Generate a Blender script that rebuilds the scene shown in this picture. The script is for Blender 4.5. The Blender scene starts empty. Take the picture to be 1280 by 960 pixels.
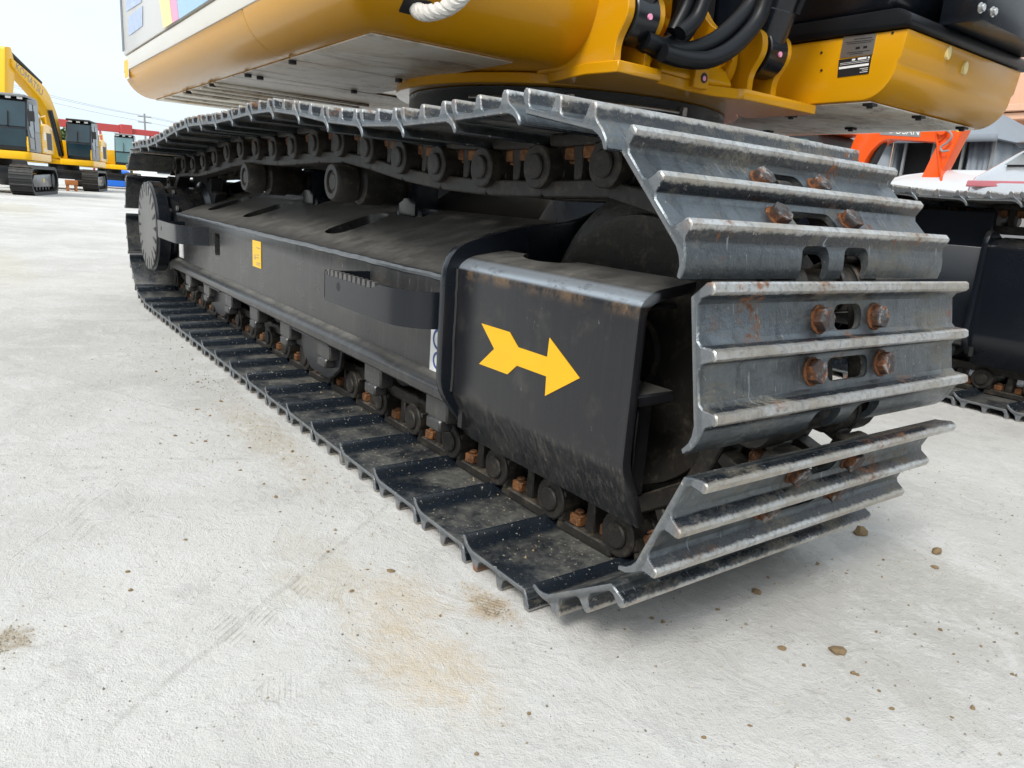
import bpy, bmesh, math, random
from mathutils import Vector, Matrix
R = math.radians
random.seed(7)
scn = bpy.context.scene
COL = scn.collection

# ------------------------------------------------------------------ camera
CAM = Vector((1.46616, -1.09439, 0.70214)); FPX = 924.69
YAW, PIT, ROL = R(143.330), R(-13.828), R(4.144)
_f = Vector((math.cos(PIT)*math.cos(YAW), math.cos(PIT)*math.sin(YAW), math.sin(PIT)))
_r = _f.cross(Vector((0, 0, 1))).normalized(); _u = _r.cross(_f)
CR = math.cos(ROL)*_r + math.sin(ROL)*_u; CU = -math.sin(ROL)*_r + math.cos(ROL)*_u; CF = _f
cd = bpy.data.cameras.new('camera'); cam = bpy.data.objects.new('camera', cd); COL.objects.link(cam)
cd.sensor_width = 36; cd.lens = FPX/1280*36; cd.clip_start = .05; cd.clip_end = 2000
m = Matrix((CR, CU, -CF)).transposed().to_4x4(); m.translation = CAM; cam.matrix_world = m
scn.camera = cam

def at(px, py, axis, val):
    """world point where the surveyed sight line meets a known plane of the machine"""
    d = CF + CR*((px-640)/FPX) - CU*((py-480)/FPX)
    return CAM + d*((val-CAM[axis])/d[axis])

# ------------------------------------------------------------------ sky, sun, exposure
w = bpy.data.worlds.new('World'); scn.world = w; w.use_nodes = True
nt = w.node_tree; nt.nodes.clear()
sky = nt.nodes.new('ShaderNodeTexSky'); sky.sky_type = 'NISHITA'; sky.sun_disc = False
sky.sun_elevation = R(52); sky.sun_rotation = R(150); sky.air_density = 1.3; sky.dust_density = 6; sky.ozone_density = 1.5
hs = nt.nodes.new('ShaderNodeHueSaturation'); hs.inputs['Saturation'].default_value = .30
nt.links.new(sky.outputs[0], hs.inputs['Color'])
mx = nt.nodes.new('ShaderNodeMix'); mx.data_type = 'RGBA'; mx.inputs[0].default_value = .72
tc = nt.nodes.new('ShaderNodeTexCoord'); mp = nt.nodes.new('ShaderNodeMapping'); mp.inputs['Scale'].default_value = (1, 1, 3)
cn = nt.nodes.new('ShaderNodeTexNoise'); cn.inputs['Scale'].default_value = 1.6; cn.inputs['Detail'].default_value = 4
cr = nt.nodes.new('ShaderNodeValToRGB')
cr.color_ramp.elements[0].position = .3; cr.color_ramp.elements[0].color = (5.5, 6.5, 7.25, 1)
cr.color_ramp.elements[1].position = .72; cr.color_ramp.elements[1].color = (6.7, 7.35, 7.85, 1)
nt.links.new(tc.outputs['Generated'], mp.inputs[0]); nt.links.new(mp.outputs[0], cn.inputs['Vector'])
nt.links.new(cn.outputs[0], cr.inputs[0])
nt.links.new(hs.outputs[0], mx.inputs[6]); nt.links.new(cr.outputs[0], mx.inputs[7])
bg = nt.nodes.new('ShaderNodeBackground'); bg.inputs[1].default_value = .115
out = nt.nodes.new('ShaderNodeOutputWorld')
nt.links.new(mx.outputs[2], bg.inputs[0]); nt.links.new(bg.outputs[0], out.inputs[0])
SUN_EL, SUN_AZ = R(46), R(-62)          # soft light from behind the photographer's left shoulder
sd = bpy.data.lights.new('sun', 'SUN'); sd.energy = 1.5; sd.angle = R(17); sd.color = (1, .965, .91)
so = bpy.data.objects.new('sun', sd); COL.objects.link(so)
so.rotation_euler = Vector((-math.cos(SUN_EL)*math.cos(SUN_AZ), -math.cos(SUN_EL)*math.sin(SUN_AZ), -math.sin(SUN_EL))).to_track_quat('-Z', 'Y').to_euler()
so.location = (5, -10, 15)
sky.sun_elevation = SUN_EL; sky.sun_rotation = R(90)-SUN_AZ
scn.view_settings.view_transform = 'Standard'; scn.view_settings.look = 'None'
scn.view_settings.exposure = .76; scn.view_settings.gamma = 1
scn.view_settings.use_curve_mapping = False
scn.render.resolution_x = 1024; scn.render.resolution_y = 768

# ------------------------------------------------------------------ material helpers
class NT:
    def __init__(s, name):
        s.m = bpy.data.materials.new(name); s.m.use_nodes = True
        s.t = s.m.node_tree; s.b = s.t.nodes['Principled BSDF']
        tc = s.t.nodes.new('ShaderNodeTexCoord')
        oi = s.t.nodes.new('ShaderNodeObjectInfo')
        mu = s.t.nodes.new('ShaderNodeMath'); mu.operation = 'MULTIPLY'; mu.inputs[1].default_value = 43.7
        s.t.links.new(oi.outputs['Random'], mu.inputs[0])
        ad = s.t.nodes.new('ShaderNodeVectorMath'); ad.operation = 'ADD'
        s.t.links.new(tc.outputs['Object'], ad.inputs[0]); s.t.links.new(mu.outputs[0], ad.inputs[1])
        s.obj = tc.outputs['Object']; s.vec = ad.outputs[0]; s.rnd = oi.outputs['Random']
        s.geo = s.t.nodes.new('ShaderNodeNewGeometry')
    def L(s, a, b): s.t.links.new(a, b)
    def math(s, op, a, b=None, c=None):
        n = s.t.nodes.new('ShaderNodeMath'); n.operation = op
        for i, v in enumerate((a, b, c)):
            if v is None: continue
            if isinstance(v, (int, float)): n.inputs[i].default_value = v
            else: s.L(v, n.inputs[i])
        return n.outputs[0]
    def ramp(s, a, lo, hi):
        n = s.t.nodes.new('ShaderNodeMapRange'); n.interpolation_type = 'SMOOTHSTEP'
        n.inputs[1].default_value = lo; n.inputs[2].default_value = hi
        s.L(a, n.inputs[0]); return n.outputs[0]
    def scaled(s, st, vec=None):
        n = s.t.nodes.new('ShaderNodeMapping'); n.inputs['Scale'].default_value = st
        s.L(vec or s.vec, n.inputs[0]); return n.outputs[0]
    def noise(s, scale, detail=4, rough=.6, st=None, dist=0, vec=None):
        n = s.t.nodes.new('ShaderNodeTexNoise')
        n.inputs['Scale'].default_value = scale; n.inputs['Detail'].default_value = detail
        n.inputs['Roughness'].default_value = rough; n.inputs['Distortion'].default_value = dist
        s.L(s.scaled(st, vec) if st else (vec or s.vec), n.inputs['Vector']); return n.outputs[0]
    def voro(s, scale, st=None, feature='F1'):
        n = s.t.nodes.new('ShaderNodeTexVoronoi'); n.feature = feature; n.inputs['Scale'].default_value = scale
        s.L(s.scaled(st) if st else s.vec, n.inputs['Vector']); return n.outputs[0]
    def axis(s, k, vec=None):
        n = s.t.nodes.new('ShaderNodeSeparateXYZ'); s.L(vec or s.obj, n.inputs[0]); return n.outputs[k]
    def up(s, lo, hi):
        n = s.t.nodes.new('ShaderNodeSeparateXYZ'); s.L(s.geo.outputs['Normal'], n.inputs[0]); return s.ramp(n.outputs[2], lo, hi)
    def mul(s, *a):
        r = a[0]
        for x in a[1:]: r = s.math('MULTIPLY', r, x)
        return r
    def mix(s, f, a, b):
        n = s.t.nodes.new('ShaderNodeMix'); n.data_type = 'RGBA'
        if isinstance(f, (int, float)): n.inputs[0].default_value = f
        else: s.L(f, n.inputs[0])
        for i, v in ((6, a), (7, b)):
            if isinstance(v, tuple): n.inputs[i].default_value = (*v[:3], 1)
            else: s.L(v, n.inputs[i])
        return n.outputs[2]
    def fmix(s, f, a, b):
        n = s.t.nodes.new('ShaderNodeMix'); n.data_type = 'FLOAT'
        s.L(f, n.inputs[0])
        for i, v in ((2, a), (3, b)):
            if isinstance(v, (int, float)): n.inputs[i].default_value = v
            else: s.L(v, n.inputs[i])
        return n.outputs[0]
    def bump(s, h, strength=.3, dist=.01):
        n = s.t.nodes.new('ShaderNodeBump'); n.inputs['Strength'].default_value = strength; n.inputs['Distance'].default_value = dist
        s.L(h, n.inputs['Height']); s.L(n.outputs[0], s.b.inputs['Normal'])
    def done(s, col, rough=.5, metal=0., coat=0., spec=.5):
        for k, v in (('Base Color', col), ('Roughness', rough), ('Metallic', metal), ('Coat Weight', coat), ('Specular IOR Level', spec)):
            if isinstance(v, tuple): s.b.inputs[k].default_value = (*v[:3], 1)
            elif isinstance(v, (int, float)): s.b.inputs[k].default_value = v
            else: s.L(v, s.b.inputs[k])
        if coat: s.b.inputs['Coat Roughness'].default_value = .12
        return s.m

def plain(name, col, rough=.5, metal=0., coat=0., var=.18, scale=6, dust=0., dustcol=(.36, .31, .23)):
    n = NT(name)
    k = n.noise(scale, 5, .65)
    c = n.mix(k, tuple(x*(1-var) for x in col), tuple(min(1, x*(1+var)) for x in col))
    rg = n.fmix(k, max(.05, rough-.08), min(1, rough+.1))
    if dust:
        d = n.mul(n.up(.2, .95), n.ramp(n.noise(9, 6, .7), .35, .7), dust)
        c = n.mix(d, c, dustcol); rg = n.fmix(d, rg, .9)
    n.bump(n.noise(scale*14, 3, .6), .06, .004)
    return n.done(c, rg, metal, coat)

MAT = {}
def shoe_mat():
    n = NT('shoe_steel')
    z = n.axis(2); sx = n.axis(0); sy = n.axis(1)
    rough_n = n.noise(30, 5, .74); fine = n.noise(190, 4, .7); big = n.noise(5, 4, .6); spk = n.noise(85, 5, .8)
    paint = n.mix(big, (.005, .0075, .011), (.012, .017, .024))
    on = n.t.nodes.new('ShaderNodeTexCoord'); nz = n.axis(2, on.outputs['Normal'])
    outer = n.math('MAXIMUM', n.ramp(z, .066, .072), n.mul(n.ramp(sx, .084, .088), n.ramp(nz, -.1, .1)))
    flat = n.mul(outer, n.ramp(n.math('ADD', z, n.math('MULTIPLY', n.math('SUBTRACT', rough_n, .5), .006)), .0815, .0770))
    worn = n.mul(flat, n.ramp(n.noise(11, 5, .78, st=(2.2, .7, 1)), .16, .52))
    col = n.mix(n.math('MULTIPLY', worn, .96), paint, n.mix(rough_n, (.075, .088, .098), (.235, .262, .28)))
    rg = n.fmix(worn, .26, n.fmix(n.noise(13, 5, .75, st=(3, .6, 1)), .22, .52))
    # thin film of dried mud on the outer faces
    mud = n.mul(outer, n.ramp(n.noise(8, 5, .8, st=(1.5, .6, 1)), .48, .66), n.ramp(fine, .30, .58))
    col = n.mix(n.math('MULTIPLY', mud, .55), col, n.mix(big, (.24, .205, .14), (.36, .33, .27))); rg = n.fmix(n.math('MULTIPLY', mud, .8), rg, .9)
    grime = n.mul(outer, n.ramp(n.noise(15, 5, .8, st=(.6, 1.8, 1)), .50, .70))
    col = n.mix(n.math('MULTIPLY', grime, .55), col, (.035, .038, .042))
    # polished grouser tips
    zz = n.math('ADD', z, n.math('MULTIPLY', n.math('SUBTRACT', n.noise(55, 5, .78), .5), .016))
    tip = n.ramp(zz, .0935, .0995)
    col = n.mix(tip, col, n.mix(n.ramp(spk, .30, .55), (.30, .30, .30), n.mix(n.ramp(n.noise(9, 4, .75, st=(1, .5, 1)), .4, .6), (.60, .60, .59), (.47, .43, .37))))
    ends = n.ramp(n.math('ABSOLUTE', sy), .3485, .3495)  # end faces coloured lighter: cut steel plus the sky shining on it
    col = n.mix(n.math('MULTIPLY', ends, .55), col, n.mix(rough_n, (.13, .14, .15), (.30, .315, .33)))
    rg = n.fmix(tip, rg, n.fmix(fine, .35, .6))
    # rust along the bar edges
    rz = n.mul(n.ramp(z, .084, .094), n.ramp(n.math('ADD', n.noise(4.3, 5, .78, st=(1.6, .8, 1)), n.math('MULTIPLY', n.ramp(n.math('ABSOLUTE', sy), .30, .35), .03)), .55, .66), n.ramp(rough_n, .40, .60))
    col = n.mix(n.math('MULTIPLY', rz, .8), col, n.mix(spk, (.12, .045, .018), (.33, .15, .06))); rg = n.fmix(rz, rg, .88)
    r2 = n.mul(outer, n.ramp(n.noise(3.6, 5, .8), .605, .67), n.ramp(rough_n, .45, .60))
    col = n.mix(n.math('MULTIPLY', r2, .8), col, n.mix(spk, (.15, .05, .016), (.40, .16, .05))); rg = n.fmix(r2, rg, .9)
    # pale chips and scratches
    sp = n.mul(outer, n.ramp(spk, .63, .68), n.ramp(big, .38, .58))
    col = n.mix(n.math('MULTIPLY', sp, .8), col, (.50, .47, .40))
    scr = n.mul(outer, n.ramp(n.noise(40, 3, .6, st=(.35, 3, 1), dist=.4), .66, .70))
    col = n.mix(n.math('MULTIPLY', scr, .45), col, (.42, .44, .46))
    # dusty mud film on the inside of the shoe, thickest beside the chain
    inner = n.math('SUBTRACT', 1., outer)
    ds = n.mul(inner, n.ramp(n.math('ADD', sx, n.math('MULTIPLY', n.math('SUBTRACT', rough_n, .5), .05)), .090, .062), n.ramp(n.math('ADD', n.noise(7, 5, .74), n.math('MULTIPLY', sy, .55)), .18, .52))
    col = n.mix(n.math('MULTIPLY', ds, .42), col, n.mix(n.ramp(rough_n, .3, .7), (.08, .075, .064), (.25, .235, .19))); rg = n.fmix(ds, rg, .85)
    dots = n.mul(inner, n.ramp(n.noise(120, 3, .7), .64, .69))
    col = n.mix(n.math('MULTIPLY', dots, .6), col, (.46, .43, .36))
    n.bump(n.math('ADD', rough_n, n.math('MULTIPLY', fine, .5)), .26, .006)
    return n.done(col, rg, n.fmix(n.math('MAXIMUM', tip, worn), .0, .92))
MAT['shoe'] = shoe_mat()

def frame_mat(name, a, b, dustk, rough=.32, streaks=.12, upr=(.82, .97)):
    n = NT(name)
    big = n.noise(1.6, 5, .6); mid = n.noise(9, 4, .7)
    streak = n.noise(26, 4, .72, st=(2.2, 1, .10))
    c = n.mix(big, a, b)
    c = n.mix(n.math('MULTIPLY', n.ramp(streak, .46, .74), streaks), c, (.24, .23, .21))
    c = n.mix(n.math('MULTIPLY', n.ramp(mid, .5, .75), .16), c, (.20, .18, .15))
    sc = n.mul(n.ramp(n.noise(75, 5, .8, st=(1, 1, .35)), .64, .69), n.ramp(mid, .42, .6))
    c = n.mix(n.math('MULTIPLY', sc, .55), c, (.36, .35, .32))
    d = n.mul(n.up(upr[0], upr[1]), n.ramp(n.noise(16, 5, .75, st=(1, .6, 1)), .05, .85), dustk)
    c = n.mix(d, c, n.mix(n.noise(60, 4, .7), (.17, .158, .138), (.33, .312, .275)))
    un = n.mul(n.up(-.12, -.32), n.ramp(n.noise(60, 5, .82, st=(2.2, 1, .35)), .46, .70), .30)
    c = n.mix(un, c, (.24, .225, .19)); d = n.math('MAXIMUM', d, un)
    rg = n.fmix(d, n.fmix(mid, rough-.07, rough+.12), .8)
    n.bump(n.math('ADD', n.noise(150, 4, .7), n.math('MULTIPLY', mid, .5)), .07, .003)
    return n.done(c, rg, 0)
MAT['frame'] = frame_mat('satin_black_paint', (.021, .021, .022), (.040, .0395, .039), .70, .27, .10)
MAT['guard'] = frame_mat('guard_black_paint', (.008, .0085, .011), (.018, .018, .021), .60, .29, .025)
def worn_edge(m_):
    n = NT.__new__(NT); n.m = m_; n.t = m_.node_tree; n.b = n.t.nodes['Principled BSDF']
    tc_ = n.t.nodes.new('ShaderNodeTexCoord'); n.obj = tc_.outputs['Object']; n.vec = n.obj
    z = n.axis(2); y = n.axis(1)
    side = n.ramp(y, -.205, -.222)
    k = n.mul(side, n.ramp(z, .5540, .5610), n.ramp(z, .5800, .5735), n.ramp(n.noise(30, 7, .78, st=(.5, 1, 1)), .26, .50))
    src = n.b.inputs['Base Color'].links[0].from_socket
    rs = n.mul(side, n.ramp(z, .530, .552), n.ramp(z, .562, .553), n.ramp(n.noise(14, 7, .8, st=(1, 1, .5)), .44, .62))
    c = n.mix(n.math('MULTIPLY', rs, .7), src, (.16, .10, .05))
    c = n.mix(n.math('MULTIPLY', k, .9), c, (.36, .40, .44)); n.L(c, n.b.inputs['Base Color'])
    n.L(n.math('MULTIPLY', k, .5), n.b.inputs['Metallic'])
worn_edge(MAT['guard'])
MAT['bead'] = plain('worn_weld_bead', (.20, .215, .23), .33, .5, var=.35, scale=30)
MAT['step'] = frame_mat('worn_step_steel', (.040, .040, .041), (.080, .079, .077), .3, .26, .2)
MAT['cover'] = frame_mat('worn_cover_iron', (.085, .085, .084), (.16, .157, .15), .3, .42)
MAT['gloss_black'] = plain('gloss_black_paint', (.006, .008, .012), .24, dust=.10)
MAT['dark'] = plain('dark_iron', (.011, .011, .012), .55, dust=.22)
MAT['rubber'] = plain('black_rubber', (.005, .006, .008), .42)
MAT['rubber'].node_tree.nodes['Principled BSDF'].inputs['Specular IOR Level'].default_value = .28

def link_mat():
    n = NT('chain_link_iron')
    big = n.noise(14, 5, .7)
    c = n.mix(big, (.010, .0095, .009), (.033, .029, .025))
    c = n.mix(n.math('MULTIPLY', n.ramp(n.noise(30, 6, .75), .5, .7), .4), c, (.12, .10, .07))
    d = n.mul(n.up(.3, .95), n.ramp(n.noise(22, 5, .7), .40, .7), .5)
    c = n.mix(d, c, (.24, .205, .15))
    rs = n.ramp(n.noise(9, 6, .75), .63, .70)
    c = n.mix(n.math('MULTIPLY', rs, .5), c, (.19, .075, .03))
    n.bump(n.noise(70, 5, .7), .25, .006)
    return n.done(c, n.fmix(big, .32, .6), .0, 0, .32)
MAT['link'] = link_mat()
def rust_mat(name, steel_top):
    n = NT(name)
    k = n.noise(60, 6, .75); k2 = n.noise(170, 4, .7)
    c = n.mix(n.ramp(k, .3, .7), (.05, .020, .010), (.26, .095, .030)) if steel_top else n.mix(n.ramp(k, .3, .7), (.045, .020, .010), (.25, .10, .030))
    c = n.mix(n.math('MULTIPLY', n.ramp(k2, .58, .7), .6), c, (.42, .24, .10))
    if steel_top:
        t = n.mul(n.ramp(n.axis(2), .0135, .0155), n.ramp(n.noise(70, 5, .75), .44, .56))
        c = n.mix(t, c, n.mix(k, (.13, .13, .135), (.33, .33, .33)))
        b_ = n.mul(n.ramp(n.noise(48, 5, .75), .42, .54), n.ramp(n.axis(2), .003, .006))
        c = n.mix(n.math('MULTIPLY', b_, .8), c, (.022, .024, .027))
    n.bump(k2, .4, .004)
    return n.done(c, .78, .1)
MAT['nut'] = rust_mat('rusty_nut', False); MAT['bolt'] = rust_mat('rusty_bolt_head', True)

def yellow_mat(name, col, dustlow=True, coat=.15):
    n = NT(name)
    k = n.noise(1.7, 4, .6)
    c = n.mix(k, tuple(x*.93 for x in col), tuple(min(1, x*1.05) for x in col))
    if dustlow:
        d = n.math('MULTIPLY', n.ramp(n.noise(3, 7, .75, st=(.5, 1, 2.2)), .50, .74), .20)
        c = n.mix(d, c, (.50, .34, .14))
        sm = n.math('MULTIPLY', n.ramp(n.noise(16, 5, .75), .66, .73), .5)
        c = n.mix(sm, c, (.30, .16, .03))
    rg = n.fmix(n.noise(6, 5, .7), .16, .30)
    n.bump(n.math('ADD', n.noise(3, 2, .5), n.math('MULTIPLY', n.noise(130, 3, .6), .02)), .05, .02)
    return n.done(c, rg, 0, coat, .27)
MAT['yellow'] = yellow_mat('excavator_yellow', (.62, .292, .004))
MAT['sky_sheen'] = yellow_mat('painted_sky_sheen', (.56, .52, .44))  # pale colour standing in for sky mirrored in the yellow paint
MAT['door'] = plain('pale_door_paint', (.62, .59, .54), .3, coat=.3, var=.05)
MAT['bgyellow'] = yellow_mat('parked_machine_yellow', (.83, .46, .008), False)
MAT['orange'] = yellow_mat('orange_machine_paint', (.80, .095, .012), False)

def belly_mat():
    n = NT('dusty_belly_plate')
    a = n.noise(1.5, 6, .65, dist=.6); b = n.noise(18, 5, .7)
    c = n.mix(n.ramp(a, .28, .60), (.60, .48, .34), (.92, .88, .80))
    st = n.mul(n.ramp(n.noise(2.6, 7, .75, st=(1, .55, 1), dist=1.4), .47, .60), n.ramp(b, .25, .6))
    c = n.mix(n.math('MULTIPLY', st, .62), c, (.20, .12, .065))
    c = n.mix(n.math('MULTIPLY', n.ramp(n.noise(7, 5, .78), .58, .68), .35), c, (.32, .22, .13))
    c = n.mix(n.math('MULTIPLY', n.ramp(n.noise(1.1, 3, .5), .55, .7), .35), c, (.60, .36, .09))
    n.bump(b, .12, .01)
    return n.done(c, n.fmix(a, .75, .38), 0, .1)
MAT['belly'] = belly_mat()
MAT['steel'] = plain('bare_steel', (.55, .55, .54), .35, .9)
MAT['glass'] = plain('tinted_glass', (.012, .035, .048), .08, 0, 0, var=.5, scale=1.5)
MAT['glass2'] = plain('pale_cab_glass', (.10, .19, .20), .08, 0, .6, var=.35, scale=1.2)
MAT['grey'] = plain('grey_plastic', (.22, .23, .235), .45)
MAT['white'] = plain('white_paint', (.80, .80, .78), .4)
MAT['arrow'] = plain('arrow_yellow_vinyl', (.79, .425, .003), .36, var=.06, scale=25)
MAT['sign_yellow'] = plain('warning_label_yellow', (.83, .50, .02), .4, var=.04)
MAT['pink'] = plain('pink_stripe', (.85, .32, .48), .35)
MAT['paleyellow'] = plain('pale_yellow_stripe', (.83, .68, .30), .35)
MAT['skyblue'] = plain('blue_grey_sheet', (.30, .50, .66), .25)
MAT['blueprint'] = plain('faded_blue_print', (.42, .50, .70), .5, var=.5, scale=40)
MAT['navy'] = plain('navy_print', (.05, .09, .30), .5)
MAT['red'] = plain('gantry_red', (.42, .055, .05), .55)
MAT['blue'] = plain('blue_tarp', (.01, .14, .62), .5)
MAT['tent'] = plain('grey_canvas', (.20, .225, .255), .75, var=.12, scale=3)
MAT['tentdark'] = plain('black_mesh_canvas', (.010, .011, .012), .8)
MAT['peach'] = plain('peach_stucco', (.62, .38, .26), .85, var=.08, scale=3)
MAT['silver'] = plain('silver_car_paint', (.55, .56, .58), .22, .55, .8, var=.04)
MAT['carwhite'] = plain('white_car_paint', (.52, .53, .54), .2, 0, .8, var=.03)
MAT['redlamp'] = plain('tail_lamp_red', (.42, .10, .12), .12, 0, .9)
MAT['rope'] = plain('white_rope', (.62, .60, .56), .95, var=.35, scale=60)
MAT['brownrust'] = plain('rust_brown_steel', (.36, .13, .035), .85, var=.35)
MAT['bark'] = plain('bark', (.12, .09, .06), .9)
def leaf_mat(name, a, b):
    n = NT(name); return n.done(n.mix(n.noise(3, 3, .6), a, b), .6)
MAT['leaf'] = leaf_mat('leaves', (.035, .07, .02), (.10, .16, .045))
def clod_mat():
    n = NT('dry_dirt'); k = n.noise(60, 6, .75)
    n.bump(k, .6, .006); return n.done(n.mix(k, (.16, .105, .05), (.40, .29, .16)), .95)
MAT['clod'] = clod_mat()
def stone_mat():
    n = NT('loose_grit')
    c = n.mix(n.ramp(n.noise(3, 2), .35, .65), (.17, .15, .12), (.42, .36, .27))
    return n.done(c, .95)
MAT['grit'] = stone_mat()

def ground_mat():
    n = NT('pale_concrete')
    P = n.obj
    big = n.noise(.6, 5, .62, vec=P); mid = n.noise(3.6, 5, .74, vec=P, dist=.5); fine = n.noise(38, 5, .78, vec=P); grain = n.noise(300, 3, .75, vec=P)
    patch = n.noise(9, 5, .78, vec=P, dist=1.2)
    c = n.mix(n.ramp(big, .3, .7), (.445, .431, .405), (.59, .575, .547))
    c = n.mix(n.math('MULTIPLY', n.ramp(mid, .50, .60), .34), c, (.63, .62, .60))
    c = n.mix(n.math('MULTIPLY', n.ramp(mid, .44, .34), .38), c, (.38, .37, .352))
    c = n.mix(n.math('MULTIPLY', n.ramp(patch, .56, .64), .30), c, (.66, .65, .63))
    c = n.mix(n.math('MULTIPLY', n.ramp(patch, .40, .33), .24), c, (.35, .335, .31))
    c = n.mix(n.math('MULTIPLY', n.ramp(fine, .56, .66), .45), c, (.33, .315, .29))
    c = n.mix(n.math('MULTIPLY', n.ramp(fine, .42, .34), .30), c, (.68, .67, .65))
    c = n.mix(n.math('MULTIPLY', n.ramp(grain, .60, .68), .60), c, (.22, .21, .19))
    # aggregate showing through as blue-grey flecks
    ag = n.mul(n.ramp(n.noise(140, 2, .5, vec=P), .68, .72), n.ramp(n.noise(1.3, 3, .6, vec=P), .48, .62))
    c = n.mix(n.math('MULTIPLY', ag, .8), c, (.22, .235, .25))
    x, y = n.axis(0), n.axis(1)
    def blob(cx, cy, rx, ry, soft=.25, amp=1.5):
        dx = n.math('DIVIDE', n.math('SUBTRACT', x, cx), rx); dy = n.math('DIVIDE', n.math('SUBTRACT', y, cy), ry)
        r = n.math('SQRT', n.math('ADD', n.math('MULTIPLY', dx, dx), n.math('MULTIPLY', dy, dy)))
        r = n.math('ADD', r, n.math('MULTIPLY', n.math('SUBTRACT', n.math('ADD', n.math('MULTIPLY', mid, .5), n.math('MULTIPLY', patch, .5)), .5), amp*2))
        return n.ramp(r, 1.05, soft)
    for cx, cy, rx, ry, k, cc in [(.50, -.395, .10, .05, .85, (.40, .29, .17)), (.62, -.57, .17, .13, .55, (.55, .43, .28)), (.43, -.54, .13, .15, .55, (.54, .44, .31)),
                                  (.30, -.62, .12, .12, .50, (.48, .42, .32)), (.13, -.60, .14, .10, .40, (.46, .42, .34)), (.23, -1.1, .06, .045, .9, (.32, .26, .18)),
                                  (-.55, -.45, .5, .09, .5, (.42, .36, .26)), (-8, -1.6, 2.5, .5, .5, (.46, .40, .26)), (-14, -.4, 3, .6, .4, (.46, .40, .26)), (-5, -.9, 1.5, .25, .4, (.5, .44, .32)), (.95, .45, .35, .3, .35, (.36, .34, .30)), (1.05, .05, .2, .1, .3, (.40, .37, .32))]:
        c = n.mix(n.mul(blob(cx, cy, rx, ry), n.ramp(fine, .22, .62), k), c, cc)
    # scuffs printed by grouser bars: short parallel ridges
    def scuff(cx, cy, rx, ry, ang, freq, k):
        ux, uy = math.cos(R(ang)), math.sin(R(ang))
        t = n.math('ADD', n.math('MULTIPLY', x, ux*freq), n.math('MULTIPLY', y, uy*freq))
        wv = n.math('SINE', n.math('ADD', t, n.math('MULTIPLY', mid, 7.)))
        return n.mul(n.ramp(wv, .0, .8), blob(cx, cy, rx, ry, .5, 1.), n.ramp(fine, .3, .6), k)
    sc = None
    for a in [(.345, -.745, .05, .03, 40, 620, .42), (.37, -.80, .06, .03, 40, 560, .42), (.55, -.78, .04, .04, 70, 780, .18), (.285, -.66, .05, .02, 40, 520, .4), (.50, -.39, .05, .03, 120, 700, .7), (-.2, -.95, .2, .03, 60, 260, .3)]:
        j = scuff(*a); sc = j if sc is None else n.math('MAXIMUM', sc, j)
    c = n.mix(sc, c, (.27, .24, .19))
    # poured joints and cracks
    jn1 = n.noise(5, 4, .7, vec=P); jn2 = n.ramp(n.noise(16, 5, .78, vec=P), .36, .60)
    def joint(x0, y0, x1, y1, wd, k):
        L_ = math.hypot(x1-x0, y1-y0); ux, uy = (x1-x0)/L_, (y1-y0)/L_
        d = n.math('ADD', n.math('MULTIPLY', n.math('SUBTRACT', x, x0), -uy), n.math('MULTIPLY', n.math('SUBTRACT', y, y0), ux))
        d = n.math('ADD', d, n.math('MULTIPLY', n.math('SUBTRACT', jn1, .5), .035))
        t = n.math('ADD', n.math('MULTIPLY', n.math('SUBTRACT', x, x0), ux), n.math('MULTIPLY', n.math('SUBTRACT', y, y0), uy))
        return n.mul(n.ramp(n.math('ABSOLUTE', d), wd, wd*.15), n.ramp(t, -.15, .1), n.ramp(t, L_+.2, L_-.1), jn2, k)
    jl = None
    for a in [(.56, -1.05, .03, -.36, .010, .30), (-1.1, -1.9, -.35, -.45, .007, .2), (-3.2, -1.7, -.9, -.6, .010, .2), (.10, -1.2, -.5, -.75, .004, .22)]:
        j = joint(*a); jl = j if jl is None else n.math('MAXIMUM', jl, j)
    c = n.mix(jl, c, (.27, .255, .23))
    h = n.math('ADD', n.math('MULTIPLY', fine, 1.), n.math('MULTIPLY', grain, .4))
    h = n.math('ADD', h, n.math('MULTIPLY', patch, 1.1)); h = n.math('ADD', h, n.math('MULTIPLY', mid, .8))
    h = n.math('SUBTRACT', h, n.math('MULTIPLY', jl, .8)); h = n.math('SUBTRACT', h, n.math('MULTIPLY', sc, .5))
    n.bump(h, .55, .012)
    return n.done(c, .9, 0, 0, .3)
MAT['ground'] = ground_mat()

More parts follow.
